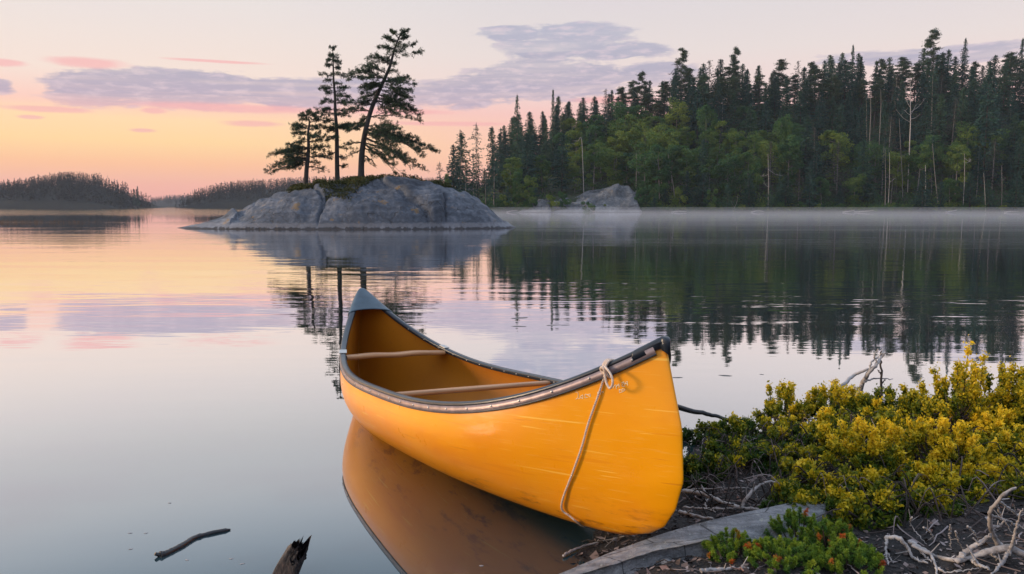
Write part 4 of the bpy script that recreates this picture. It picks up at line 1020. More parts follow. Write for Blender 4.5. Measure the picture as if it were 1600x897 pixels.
special('spruce', 2, 1491, 66, 56, 'sharp tall spruce just right of the broad-topped ridge pine', .8)
special('spruce', 0, 1578, 66, 56, 'pointed spruce on the ridge near the edge of the picture', 1.0)
special('pine', 2, 1141, 82, 55, 'dark pine with fanned top on the ridge above the birches', 1.0)
special('pine', 0, 1060, 84, 54, 'round-topped pine where the ridge first steps up', 1.1)
special('pine', 3, 1000, 118, 50, 'open clumpy pine on the shoulder left of the ridge step', 1.0)
special('spruce', 5, 808, 150, 26, 'pointed spruce standing above its neighbours at the left end of the forest', .85)
special('spruce', 4, 863, 142, 38, 'tall spruce left of the green birch shoulder', .75)
special('spire', 0, 720, 203, 14, 'thin spire-like spruce left of all the forest, above the rock island end', .9)
special('spire', 2, 745, 193, 16, 'second thin spruce from the left end of the forest', 1.1)
special('spruce', 1, 1320, 76, 58, 'tufted ridge spruce midway between the two dark pines', .8)
special('broad', 2, 1215, 178, 22, 'bright yellow-green birch halfway up the slope behind the bare forked snag', 1.0)
special('broad', 0, 1100, 168, 26, 'large pale green birch on the slope above the three broken trunks', 1.35)
special('broad', 4, 1006, 192, 20, 'yellowing birch behind the shore rock', .8)
special('young', 2, 1262, 255, 3, 'blue-green young spruce at the water left of the twin grey trunks', 1.25)
special('young', 0, 1215, 268, 3, 'narrow light green young spruce beside the bare forked snag', .75)
special('spruce', 2, 1095, 218, 6, 'full skirted spruce on the shore right of the three broken trunks', 1.0)
special('broad', 3, 808, 265, 3.0, 'light green rounded birch leaning over the water at the left end of the forest', .65)
special('spruce', 2, 1530, 100, 14, 'huge layered spruce rising from the shore near the edge of the picture', 1.7)
special('broad', 1, 700, 268, 2.0, 'pale yellow-green bushy birch right behind the end of the rock island', .5)

for q in ((790, 302, 1.5, 'yellow-green bush at the water between the forest end and the small grey rock'), (828, 300, 1.2, 'bushy green shrub just left of the small grey rock'), (862, 302, 1.0, 'dull green bush in the gap between the two shore rocks'), (880, 297, 2.0, 'rusty green bush against the left foot of the big shore rock'),
          (918, 312, -1.4, 'small dark bush in front of the big shore rock'), (1000, 290, 2.5, 'green bush hiding the right edge of the big shore rock'), (1020, 284, 2.5, 'green bush below the three broken trunks'), (1060, 290, 2.5, 'rounded green bush right of the three broken trunks'), (1110, 292, 2.0, 'wide green bush on the bank under the large pale birch')):
    special('bush', int(q[0]) % 3, q[0], q[1], q[2], q[3], 1.1)
# dead trees
def snag(px, ytop, ybot, d, label, lean=0.0, limbs=(), r=.10, mat='pale_bark', group='dead trunks on the far shore'):
    yy = float(shore_y((px - 800) / F_ * 200)) + d; b = at_y(px, ybot, yy); tp = at_y(px + lean, ytop, yy)
    z = bz(b[0], yy); root = thing('dead_tree', b, label, 'dead tree', group)
    if b[2] > z: b0 = b.copy(); b0[2] = z - .3
    else: b0 = b
    mid = (b + tp) / 2 + np.array([lean * .02 + .1, 0, 0]); gg = np.random.default_rng(int(px))
    mb = MB(); P = smooth_path([b0, b * .6 + mid * .4, mid, tp], 18); tube(mb, P, np.linspace(r, r * .35, 18), 6); mb.build('trunk', M[mat], root, org=b)
    if limbs:
        for (t_, dx, dy) in limbs:
            p = P[int(t_ * 17)]; e = p + np.array([dx / F_ * yy, gg.uniform(-.8, .8), -dy / F_ * yy]); bm_ = MB(); m_ = (p + e) / 2 + np.array([0, 0, -.12 * abs(dx) / F_ * yy])
            tube(bm_, smooth_path([p, m_, e], 8), np.linspace(r * .45, .015, 8), 5)
            for q in range(2):
                s = m_ + (e - m_) * gg.uniform(.2, .8); tube(bm_, [s, s + np.array([gg.normal() * .4, gg.normal() * .4, gg.uniform(.1, .7)])], [.025, .01], 4)
            bm_.build('branch', M[mat], root, org=b)
    return root
snag(1422, 124, 222, 9, 'tall white dead tree with bare spreading branches in front of the dark slope', 0, ((.85, -12, -14), (.8, 14, -18), (.7, 24, -22), (.62, -10, -8), (.5, 14, -8), (.42, -26, -20), (.6, 8, -16), (.9, 6, -12), (.75, -9, -16)), .13)
snag(1200, 240, 328, -.3 + 2, 'bare forked grey snag at the water below the bright birch', 0, ((.85, 24, 10), (.82, -12, 2), (.6, -9, -6)), .09)
snag(1035, 248, 286, 8, 'bent white broken trunk, middle of three beside the shore rock', -8, (), .12)
snag(1054, 240, 300, 8, 'grey leaning broken trunk, right of three beside the shore rock', -10, ((.5, -6, -4),), .09)
snag(994, 240, 276, 9, 'thin white broken trunk standing on top of the shore rock', 0, ((.4, 5, 2),), .08)
snag(913, 220, 221, 12, 'pale leaning stem among the birches above the shore rock', -17, (), .08)
snag(913, 196, 222, 12, 'pale slanting dead stem high among the birches above the shore rock', -17, (), .08) if False else None
snag(1383, 232, 325, 3, 'left of the twin grey trunks standing at the water', 0, (), .10, 'birch_bark')
snag(1388, 238, 318, 3.5, 'right of the twin grey trunks standing at the water', 2, ((.6, 6, -6),), .08, 'pale_bark')
snag(1411, 185, 300, 7, 'long crooked bare stem below the tall white dead tree', -6, ((.7, 8, -5),), .09, 'birch_bark')
snag(1445, 258, 326, 3, 'short white birch trunk in the dark gap right of the crooked stem', 1, (), .13)
snag(1466, 225, 322, 5, 'grey bare trunk right of the short white birch trunk', -9, ((.5, 6, 2),), .12, 'birch_bark')
snag(1505, 240, 320, 4, 'crook-topped dead trunk beneath the huge layered spruce', 2, ((.9, 14, -6), (.95, 8, 6)), .08)
snag(1540, 270, 330, 2, 'thin pale dead stem at the water beneath the huge layered spruce', -3, (), .07)
snag(1565, 258, 322, 4, 'grey broken trunk at the water near the edge of the picture', 0, ((.8, 6, -4),), .10, 'birch_bark')
snag(1360, 142, 196, 20, 'slim pale trunk seen between dark spruces halfway up the slope', 0, (), .10, 'birch_bark')
snag(1376, 140, 180, 22, 'second slim pale trunk between dark spruces halfway up the slope', 0, (), .09, 'birch_bark')
snag(1145, 305, 330, .8, 'thin leaning bare sapling at the water right of the shore rock', 8, ((.4, -6, -10),), .05)
# outcrop
def outcrop(px0, px1, ytop, d0, dep, label, seed):
    yb = float(shore_y(20.)) + d0; xa, xb = (px0 - CX) / F_ * yb, (px1 - CX) / F_ * yb; c = (xa + xb) / 2; hw = (xb - xa) / 2; top = (331 - ytop) / F_ * yb
    xs = np.linspace(xa, xb, 110); ys = np.linspace(yb - 2.5, yb + dep, 80); X, Y = np.meshgrid(xs, ys, indexing='ij')
    q = (X - c) / hw; v = (Y - (yb - 2.3)) / dep
    prof = np.interp(q, [-1, -.75, -.4, 0, .3, .62, .82, .92, 1], [0, .18, .42, .68, .82, .96, 1.0, .78, 0])
    rise = sstep(v, 0, .72) * .8 + .2 * sstep(v, 0, .15)
    Z = top * prof * rise - .25; w = fbm(X * .5 + seed, Y * .5, 4, seed)
    lay = np.sin((Z * 2.2 + X * .9 + w * 5)) ; Z = Z + (w - .5) * 1.3 * sstep(Z, .1, 1.5) + .10 * lay * sstep(Z, .2, 1)
    off, e = cells(X, Y, xa, xb, yb - 2, yb + dep, 16, seed + 40, .28, .10, 2.2, .6); Z = Z + off * sstep(Z, .2, 1.5) - .3 * (1 - sstep(e, .05, .4)) * sstep(Z, .3, 1.5)
    Z = np.where(v > .92, Z - 3 * (v - .92) * 10, Z)
    mb = MB(); grid_mesh(mb, X, Y, Z); return tag(mb.build('shore_rock', M['outcrop']), label, 'rock')
outcrop(828, 1004, 284, 1.2, 15, 'pale sloping granite outcrop on the far right-hand shore', 3)
outcrop(800, 862, 310, .4, 7, 'smaller grey rock left of the big outcrop on the far shore', 9)
# driftwood logs along that shore
for k, (px, L, lb) in enumerate(((1060, 3.5, 'thin bleached log at the waterline just right of the shore rock'), (1180, 3.0, 'short bleached log at the waterline near the bare forked snag'), (1322, 2.6, 'stubby white log end at the waterline left of the twin trunks'), (1345, 4.2, 'long bleached log lying askew at the waterline left of the twin trunks'),
        (1475, 3.0, 'pale log at the waterline right of the twin trunks'), (985, 2.4, 'white driftwood log at the foot of the shore rock'), (1560, 3.2, 'pale log at the waterline near the edge of the picture'), (800, 2.5, 'grey log at the waterline just right of the rock island'))):
    x = (px - CX) / F_ * 186; yy = float(shore_y(x)) - .1; gg = np.random.default_rng(k); th = gg.uniform(-.35, .35); dx = L / 2 * math.cos(th); dy = L / 2 * math.sin(th)
    mb = MB(); tube(mb, smooth_path([(x - dx, yy - dy, .10), (x, yy, .22 + gg.uniform(0, .2)), (x + dx, yy + dy, .2 + gg.uniform(0, .35))], 10), np.linspace(.16, .07, 10), 7)
    p = (x, yy, 0.1); tag(mb.build('driftwood_log', M['drift'], org=p), lb, 'log', 'driftwood logs on the far shore').location = p
# undergrowth: low leafy mass over the forest floor near the water
def under():
    g = np.random.default_rng(41); mb = MB(); n = 60000; x = g.uniform(-26, 145, n); d = np.where(g.random(n) < .45, g.gamma(1.6, 3.5, n), g.uniform(0, 75, n)) + .5; y = shore_y(x) + d
    px = CX + F_ * x / y; k = ~((px > 852) & (px < 992) & (d < 14)); x, y, d = x[k], y[k], d[k]; n = len(x)
    z = bank_z(x, y) + g.random(n) * (.3 + .9 * fbm(x * .4, y * .4, 3, 3)); D = g.normal(size=(n, 3)) + [0, 0, .8]
    leaves(mb, np.stack([x, y, z], 1), D, g.uniform(.3, .6, n), g.uniform(.15, .3, n), np.clip(fbm(x * .2, y * .2, 3, 8) + g.normal(size=n) * .12 - .1, 0, 1), None, g); return mb
tag(under().build('undergrowth', M['broad'], smooth=False), 'leafy undergrowth under the trees of the right-hand shore', 'undergrowth', kind='stuff')

# ------------------------------------------------------------------ far wooded islands
def far_wood(name, label, Yd, pts, dep, ntree, seed, hmin=7, hmax=11, hname='hills'):
    g = np.random.default_rng(seed); P = np.array(pts, float); X = (P[:, 0] - CX) / F_ * Yd; Zt = (HOR - P[:, 1]) / F_ * Yd + H
    gz = np.maximum(Zt - hmax * .80, -.5)
    xs = np.linspace(X[0] - 5, X[-1] + 5, 120); ys = np.linspace(Yd - dep * .5, Yd + dep, 40); Xg, Yg = np.meshgrid(xs, ys, indexing='ij')
    def gzf(x, y):
        t = np.interp(x, X, gz, left=-2, right=-2); v = (y - Yd - dep * .25) / (dep * .75); return t * np.clip(1 - v * v, 0, 1) ** .6 - .6 * (np.abs(v) > .97) - .3 + (fbm(x * .03, y * .03, 3, seed) - .5) * 2 * (t > 2)
    mb = MB(); grid_mesh(mb, Xg, Yg, gzf(Xg, Yg)); tag(mb.build(hname, M['hill']), kind='structure')
    mb = MB(); C, D, L, A = [], [], [], []
    for k in range(ntree):
        x = g.uniform(X[0] + 1, X[-1] - 1); y = Yd - dep * .45 + g.random() * dep * .95; z = float(gzf(np.array(x), np.array(y)))
        zt = np.interp(x, X, Zt); h = min(g.uniform(hmin, hmax), max(2.0, zt - z + g.uniform(-1.5, 1.0)))
        if z < -.6: continue
        r = h * g.uniform(.13, .24); con = g.random() < .9; m = 34
        t = g.random(m); th = g.uniform(0, 2 * pi, m); rr = r * ((1 - t) if con else np.sqrt(np.clip(1 - (2 * t - 1.1) ** 2, .05, 1))) * g.uniform(.6, 1.1, m)
        C.append(np.stack([x + np.cos(th) * rr, y + np.sin(th) * rr, z + h * (.05 + .93 * t)], 1)); D.append(np.stack([np.cos(th), np.sin(th), g.uniform(-.8, .3, m)], 1)); L.append(h * .15 * (1.1 - .6 * t)); A.append(np.full(m, g.random()))
        C.append([[x, y, z + h * .97]]); D.append([[0, 0, 1]]); L.append([h * .12]); A.append([.4])
    C = np.concatenate(C); D = np.concatenate(D); L = np.concatenate(L); A = np.concatenate(A)
    leaves(mb, C, D, L, L * .5, A, None, g); tag(mb.build(name, M['farwood'], smooth=False), label, 'woods', kind='stuff')
far_wood('far_woods', 'dark wooded island on the horizon left of the rock island', 600, [(-330, 321), (-260, 300), (-160, 290), (-60, 290), (0, 286), (30, 279), (60, 275), (95, 268), (135, 270), (160, 280), (185, 290), (205, 301), (222, 311), (236, 323)], 60, 2300, 51)
far_wood('far_woods', 'bluish wooded point behind the left half of the rock island', 640, [(294, 323), (304, 306), (322, 293), (350, 285), (380, 281), (430, 279), (500, 276), (600, 274), (690, 277), (760, 285), (800, 300)], 60, 2100, 52, 6, 10)
far_wood('far_woods', 'farthest pale blue wooded hill between the two dark headlands', 1350, [(190, 322), (225, 318), (245, 309), (265, 304), (300, 304), (340, 311), (400, 320)], 90, 1400, 53, 6, 9)
# lone taller trees at the tip of the left island
for k, (px, yt, lb) in enumerate(((219, 293, 'taller of the two lone spruces at the tip of the far left island'), (213, 297, 'shorter of the two lone spruces at the tip of the far left island'))):
    yy = 596; x = (px - CX) / F_ * yy; top = (HOR - yt) / F_ * yy + H; plant('spruce', k, (x, yy, 1.0), top / 14, 1.0, k, lb, 'lone spruces at the island tip')
# reeds standing in the shallows at far left
def reeds():
    g = np.random.default_rng(61); mb = MB(); n = 1700; x = g.uniform(-62, -36, n); y = 72 + g.normal(size=n) * 2.2 + (x + 50) * .05; D = np.stack([g.normal(size=n) * .12, g.normal(size=n) * .12, np.ones(n)], 1)
    keep = g.random(n) < np.clip((-36 - x) / 7, 0.05, 1); x, y, D = x[keep], y[keep], D[keep]; n = len(x)
    h = g.uniform(.12, .42, n); leaves(mb, np.stack([x, y, h * .35], 1), D, h, .02, g.random(n), None, g); return mb
tag(reeds().build('reeds', M['reed'], smooth=False), 'thin belt of reddish reeds standing in the water at the far left', 'reeds', kind='stuff')

# ------------------------------------------------------------------ near shrubs
def shrub(name, px, ytop, wpx, Yd, label, yel, seed, group='yellow-green shrubs on the near shore', hx=1.0, nst=11, dens=1.0, ysp=1.08, cols='shrub', twigs=True):
    g = np.random.default_rng(seed)
    tp = at_y(px, ytop, Yd); bx = tp[0] + g.uniform(-.04, .04); b = np.array([bx, Yd, lz(bx, Yd) - .03])
    hgt = (tp[2] - b[2]) * 1.02; Rw = wpx / 2 / F_ * Yd
    root = thing(name, b, label, 'shrub', group)
    stems = MB(); C, D, A, N_ = [], [], [], []
    # end points: fill the outline of the shrub, denser in the upper two thirds
    n_tip = int(38 * dens * max(.6, min(2.2, Rw / .22)))
    tips = []
    for k in range(n_tip * 3):
        u = g.uniform(0.18, 1.0); rr = Rw * ysp * math.sqrt(max(0, 1 - ((u - .5) / .54) ** 2)); th = g.uniform(0, 2 * pi); q = math.sqrt(g.random())
        p = np.array([math.cos(th) * rr * q, math.sin(th) * rr * q, u * hgt * (1 - .18 * (q * rr / (Rw + 1e-6)) ** 1.5 * hx)])
        if q > .35 or u > .75: tips.append(p)
        if len(tips) >= n_tip: break
    main = [np.array([g.uniform(-.25, .25) * Rw, g.uniform(-.25, .25) * Rw, hgt * g.uniform(.15, .35)]) for _ in range(nst // 2)]
    for p in main: tube(stems, smooth_path([(0, 0, 0), p * .5 + [0, 0, .01], p], 8), np.linspace(.009, .006, 8), 5, cap=False)
    for p in tips:
        m0 = min(main, key=lambda q: np.linalg.norm(q[:2] - p[:2] * .4) + g.uniform(0, .05)); L = np.linalg.norm(p - m0)
        mid = (m0 + p) / 2 + np.array([(p[0] - m0[0]) * .18, (p[1] - m0[1]) * .18, -.08 * L]) + g.normal(size=3) * .012
        path = smooth_path([m0, mid, p], 12); tube(stems, path, np.linspace(.0052, .0018, 12), 4, cap=False)
        # a leafy sprig: side shoots that make a plume at the end of the stem
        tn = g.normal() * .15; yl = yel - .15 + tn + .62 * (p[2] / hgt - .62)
        nsh = int(15 * min(1.3, max(.7, L / .15)))
        for q in range(nsh):
            s = 1 - .50 * g.random() ** 1.2; c = path[min(11, int(s * 11))]; ax = unit(path[min(11, int(s * 11) )] - path[max(0, int(s * 11) - 2)])
            d = unit(ax * .8 + g.normal(size=3) * .55 + [0, 0, .45]); ln = g.uniform(.022, .052) * (1.2 - .4 * s)
            e = c + d * ln; m = 18; t = g.random(m) ** .8
            P = c + (e - c) * t[:, None] + g.normal(size=(m, 3)) * .0075
            dd = unit(d + g.normal(size=(m, 3)) * .8); C.append(P); D.append(dd)
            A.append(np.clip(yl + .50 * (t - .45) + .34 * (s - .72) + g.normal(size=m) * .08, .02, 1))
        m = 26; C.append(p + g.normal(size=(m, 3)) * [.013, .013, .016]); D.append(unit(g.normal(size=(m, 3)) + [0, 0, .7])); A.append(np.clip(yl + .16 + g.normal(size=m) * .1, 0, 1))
    stems.build('stems', M['twig'], root)
    C = np.concatenate(C); D = np.concatenate(D); A = np.concatenate(A); n = len(C); fo = MB()
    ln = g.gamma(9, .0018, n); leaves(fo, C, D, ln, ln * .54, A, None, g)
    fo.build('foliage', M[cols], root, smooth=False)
    if twigs:
        tw = MB()
        for k in range(16):
            th = g.uniform(0, 2 * pi); L = Rw * g.uniform(.5, 1.1); e = np.array([math.cos(th) * L, math.sin(th) * L, g.uniform(.02, .4) * hgt]); tube(tw, smooth_path([(0, 0, .02), e * .5 + g.normal(size=3) * .03, e], 8), np.linspace(.003, .001, 8), 4, cap=False)
        tw.build('bare_twigs', M['twig'], root)
    return root
SHR = [ # px, ytop, width, depth, label, yellow, extra
    (1106, 664, 90, 4.95, 'low dark green shrub touching the canoe stem side', .26, {}),
    (1160, 652, 100, 4.75, 'low green shrub where the black branch enters the bushes', .34, {}),
    (1150, 690, 120, 4.35, 'spreading dark green shrub in front of the low green ones beside the canoe', .30, {}),
    (1228, 590, 96, 5.1, 'shrub with a yellow spire, first tall one right of the canoe', .62, {}),
    (1225, 660, 130, 4.6, 'mid green shrub below the first yellow spire', .45, {}),
    (1300, 596, 110, 5.2, 'yellow-green shrub left of the grey branches in the water', .56, {}),
    (1355, 618, 100, 5.0, 'dull green shrub just below the grey branches in the water', .45, {}),
    (1290, 646, 120, 4.5, 'green shrub behind the bright front bush', .42, {}),
    (1345, 652, 160, 3.95, 'bright yellow bush in front, above the dark hollow', .70, {}),
    (1262, 722, 84, 3.75, 'small bush with orange tips standing behind the slab end', .62, {}),
    (1300, 735, 120, 3.65, 'green leafy bush bending over the end of the slab', .40, {}),
    (1415, 604, 110, 5.0, 'round green shrub left of the tallest yellow one', .40, {}),
    (1500, 536, 118, 4.5, 'tallest yellow shrub with an upright crown rising over the water', .72, dict(dens=1.1)),
    (1440, 655, 130, 4.0, 'yellow shrub below and left of the tallest one', .70, {}),
    (1495, 665, 130, 3.85, 'broad golden shrub below the tallest one', .74, {}),
    (1450, 728, 150, 3.65, 'olive shrub low over the dark hollow with golden tips', .52, {}),
    (1566, 570, 120, 4.6, 'pale yellow shrub behind the edge of the picture', .66, {}),
    (1570, 668, 130, 4.0, 'golden shrub with a bare brown stem at the edge of the picture', .66, {}),
    (1545, 720, 130, 3.7, 'golden green shrub low at the edge of the picture above the dead roots', .60, {}),
    (1640, 572, 150, 4.4, 'wide yellow shrub partly cut by the edge of the picture', .64, {}),
    (1650, 690, 150, 3.8, 'lower yellow shrub partly cut by the edge of the picture', .62, {}),
    (1195, 702, 130, 4.15, 'dark green shrub at the middle of the gap between canoe and front bush', .32, {}),
    (1105, 712, 80, 4.1, 'small dark shrub hugging the canoe stem above the silver branch', .24, {}),
    (1235, 700, 110, 4.2, 'mid green shrub directly behind the bush with orange tips', .36, {}),
    (1395, 640, 120, 4.6, 'green shrub filling the dip between the front bush and the tallest one', .44, {}),
    (1395, 690, 120, 3.9, 'olive shrub between the bright front bush and the broad golden ones', .50, {}),
    (1380, 745, 120, 3.6, 'low green shrub with few golden tips hanging over the dark hollow', .42, {}),
    (1475, 610, 110, 4.9, 'green shrub directly behind the tallest yellow one', .46, {}),
    (1555, 640, 110, 4.3, 'yellow-green shrub in the second row near the edge of the picture', .58, {}),
    (1620, 745, 120, 3.55, 'dull green shrub over the dead roots, cut by the edge of the picture', .45, {}),
    (1300, 768, 110, 3.42, 'dark green low shrub at the foot of the bright front bush', .40, {}),
    (1365, 772, 110, 3.40, 'dull golden shrub leaning into the dark hollow', .50, {}),
    (1243, 752, 70, 3.5, 'little green shrub crouching against the slab end', .45, {}),
    (1440, 768, 90, 3.42, 'thin green shrub with scattered golden tips inside the dark hollow', .48, {}),
    (1700, 560, 150, 4.9, 'tall shrub just past the edge of the picture', .6, {}),
]
for k, (px, yt, w, Yd, lb, yl, ex) in enumerate(SHR):
    if px > 1690: continue
    shrub('leafy_shrub', px, yt, w, Yd, lb, yl, 300 + k, **ex)
# tangle of dead twigs under the shrubs
def brush():
    g = np.random.default_rng(88); mb = MB()
    for k in range(900):
        x0 = g.uniform(.85, 3.0); y0 = g.uniform(3.25, 4.9)
        if sdist(np.array([x0]), np.array([y0]))[0] < .08: continue
        if y0 < 3.5 and x0 < 1.5: continue
        th = g.uniform(0, 2 * pi); L = g.uniform(.06, .26); up = g.uniform(.0, .16); z0 = lz(x0, y0); e = np.array([x0 + math.cos(th) * L, y0 + math.sin(th) * L, z0 + up * g.uniform(.2, 1)])
        m = np.array([(x0 + e[0]) / 2 + g.normal() * .02, (y0 + e[1]) / 2 + g.normal() * .02, z0 + up])
        tube(mb, smooth_path([(x0, y0, z0), m, e], 7), np.linspace(.0034, .0012, 7) * g.uniform(.6, 1.5), 4, g.random() ** 1.8 * .92, False)
    return mb
tag(brush().build('brushwood', bpy.data.materials['forest_litter']), 'tangle of dead twigs on the dark ground under the shrubs', 'brushwood', kind='stuff')
# single golden sprig low in the hollow
shrub('leafy_shrub', 1521, 800, 28, 3.45, 'tiny golden sprig alone in the dark hollow', .6, 399, dens=.5, twigs=False)

# low juniper-like plants in front
def juniper(px, py, wpx, Yd, label, seed, nb):
    g = np.random.default_rng(seed); c = at_y(px, py, Yd); b = np.array([c[0], Yd, lz(c[0], Yd) - .01]); Rw = wpx / 2 / F_ * Yd
    root = thing('low_juniper', b, label, 'plant', 'low junipers in front of the slab'); st = MB(); fo = MB(); C, D, A, L = [], [], [], []
    top = c[2] - b[2]
    for k in range(nb):
        th = g.uniform(0, 2 * pi); q = math.sqrt(g.random()); x = math.cos(th) * q * Rw; y = math.sin(th) * q * min(Rw, .16) ; z = top * (1 - .75 * q * q) * g.uniform(.65, 1.1)
        e = np.array([x, y, z]); s0 = np.array([x * .35, y * .35, .0]); path = smooth_path([s0, (s0 + e) / 2 + [0, 0, -.01], e], 10); tube(st, path, np.linspace(.004, .002, 10), 4, cap=False)
        d = unit(np.array([x * 1.0, y * .8, .12]) + g.normal(size=3) * .03); red = g.random() < .05; yl = g.uniform(.3, .66)
        for s in np.linspace(0, 1, 14):
            cc = path[9] + d * (s - .6) * .045 + g.normal(size=3) * .003; m = 34; dd = unit(d * .6 + g.normal(size=(m, 3)) * .75 + [0, 0, .3]); ln = g.uniform(.008, .017, m) * (1.1 - .2 * s)
            C.append(cc + dd * ln[:, None] * .45); D.append(dd); L.append(ln); A.append(np.clip((.97 if red and s > .4 else min(yl + .3 * (s - .5), .72)) + g.normal(size=m) * .04, 0, 1))
    C = np.concatenate(C); D = np.concatenate(D); A = np.concatenate(A); L = np.concatenate(L); leaves(fo, C, D, L, .0019, A, None, g)
    st.build('stems', M['twig'], root); fo.build('foliage', M['juniper'], root, smooth=False)
juniper(1150, 838, 100, 3.10, 'small juniper tuft with red tips at the lower edge of the slab', 401, 50)
juniper(1250, 806, 110, 3.22, 'bright green juniper mound over the right end of the slab', 402, 70)
juniper(1225, 852, 120, 2.98, 'juniper patch with reddish shoots below the slab wedge', 403, 70)
juniper(1300, 822, 110, 3.08, 'yellowish green juniper filling the middle of the mound', 405, 70)
juniper(1325, 850, 110, 2.95, 'juniper with orange red ends at its right, beside the dead roots', 404, 66)

# ------------------------------------------------------------------ dead branches and roots
def at_land(px, py, lift):
    z = .12
    for _ in range(8):
        p = at_z(px, py, z); z = .5 * z + .5 * (max(lz(p[0], p[1]), 0) + lift)
    return at_z(px, py, z)
def branchy(name, label, paths, z, r0, mat, cat='branch', group=None, seed=0, lift=0.0):
    """paths: list of (list of (px, py[, height above ground]), radius factor). The first is the main stem, the rest are twigs."""
    g = np.random.default_rng(seed); P0 = None; root = None
    for i, (pl, rf) in enumerate(paths):
        pts = []
        for q in pl:
            pts.append(at_land(q[0], q[1], max(.010, (z if len(q) < 3 else q[2]) - .095)))
        if root is None: P0 = pts[0]; root = thing(name, P0, label, cat, group)
        path = smooth_path(pts, 30); path[1:-1] += g.normal(size=(28, 3)) * .0018; mb = MB()
        rr = r0 * rf * np.linspace(1, .42, 30) * (1 + .12 * g.normal(size=30)); tube(mb, path, rr, 7)
        for k in range(2):
            j = g.integers(6, 26); tube(mb, [path[j], path[j] + g.normal(size=3) * [.02, .02, .02] + [0, 0, .012]], [rr[j] * .6, rr[j] * .3], 5)
        mb.build('stem' if i == 0 else 'twig', M[mat], root, org=P0)
    return root
DG = 'silvery dead roots on the near shore'
branchy('dead_branch', 'curved silver branch running from the canoe stem to the slab', [([(1068, 768, .12), (1100, 772, .13), (1130, 785, .12), (1160, 793, .13), (1205, 797, .14)], 1), ([(1110, 775, .13), (1102, 790, .09), (1118, 800, .09)], .4)], .1, .013, 'drift', seed=1)
branchy('dead_branch', 'arched dark silver branch looping beside the slab top', [([(1160, 790, .12), (1172, 772, .17), (1190, 757, .2), (1215, 753, .19), (1245, 757, .16)], 1), ([(1178, 768, .17), (1186, 782, .12), (1196, 790, .1)], .4), ([(1235, 757, .16), (1215, 775, .12), (1190, 792, .1)], .35), ([(1180, 780, .12), (1210, 781, .12)], .25)], .12, .009, 'drift', seed=2)
branchy('dead_branch', 'short silver root poking from under the canoe stem beside the slab', [([(1062, 800, .10), (1085, 806, .10), (1115, 811, .12)], 1)], .1, .011, 'drift', seed=3)
branchy('dead_branch', 'thin straight grey stick lying behind the slab', [([(1068, 793, .10), (1120, 795, .10), (1150, 794, .12)], 1)], .1, .006, 'drift', seed=4)
branchy('dead_branch', 'thin pale stick slanting up from beside the canoe stem', [([(1072, 765, .12), (1085, 755, .16), (1100, 745, .2)], 1), ([(1068, 766, .1), (1100, 764, .14), (1150, 762, .16), (1180, 763, .14)], 1)], .1, .004, 'drift', seed=5)
branchy('dead_branch', 'bare stick reaching from the water under the canoe to the slab', [([(880, 868, .03), (900, 858, .06), (930, 848, .08), (975, 838, .1)], 1), ([(960, 842, .09), (945, 855, .05)], .4)], .05, .006, 'drift', seed=6)
branchy('dead_root', 'long silver root curving across the lower right corner', [([(1605, 868, .12), (1575, 856, .14), (1545, 861, .13), (1512, 873, .1), (1495, 876, .09), (1460, 868, .1), (1425, 852, .13)], 1), ([(1500, 874, .1), (1510, 862, .13), (1535, 846, .17), (1548, 836, .2)], .9), ([(1578, 858, .14), (1565, 880, .09), (1548, 900, .05)], .6), ([(1578, 858, .14), (1585, 840, .2), (1590, 815, .28), (1598, 795, .34)], .45), ([(1542, 861, .13), (1562, 874, .09)], .5)], .1, .015, 'drift', group=DG, seed=7)
branchy('dead_root', 'upright hooked silver root rising right of the dark hollow', [([(1562, 852, .12), (1550, 832, .19), (1546, 810, .27), (1553, 790, .34), (1570, 772, .4), (1588, 762, .43)], 1), ([(1548, 805, .28), (1565, 810, .25), (1585, 818, .22), (1600, 826, .2)], .4), ([(1560, 782, .36), (1580, 797, .3), (1592, 806, .26)], .4), ([(1549, 824, .22), (1562, 822, .22), (1570, 812, .25)], .5), ([(1556, 787, .35), (1568, 812, .24), (1582, 833, .18)], .35)], .1, .011, 'drift', group=DG, seed=8)
branchy('dead_root', 'pale arched root left of the dark hollow, bent like a hook', [([(1383, 839, .14), (1405, 842, .15), (1418, 855, .12), (1428, 872, .09), (1450, 880, .07)], 1), ([(1386, 840, .14), (1384, 860, .09), (1388, 882, .04)], .7), ([(1385, 862, .09), (1396, 880, .05)], .4)], .1, .009, 'drift', group=DG, seed=9)
branchy('dead_root', 'pair of thin crossing roots fanning over the half buried stone', [([(1420, 845, .13), (1450, 862, .11), (1462, 885, .07), (1464, 900, .04)], 1), ([(1428, 850, .13), (1445, 868, .1), (1456, 878, .08)], .7), ([(1463, 886, .06), (1482, 894, .05), (1530, 888, .06)], .6)], .1, .007, 'drift', group=DG, seed=10)
branchy('dead_branch', 'short pale stick lying on soil in the lower right corner', [([(1520, 876, .08), (1532, 884, .07), (1545, 889, .06)], 1)], .1, .009, 'drift', seed=11)
branchy('dead_branch', 'thin grey stick lying along the bottom edge below the small juniper', [([(1095, 892, .06), (1130, 889, .07), (1170, 888, .07)], 1)], .1, .009, 'drift', seed=12)
branchy('dead_branch', 'slender stick across the soil beneath the slab edge', [([(1055, 866, .07), (1080, 860, .09), (1105, 855, .1)], 1)], .1, .006, 'drift', seed=13)
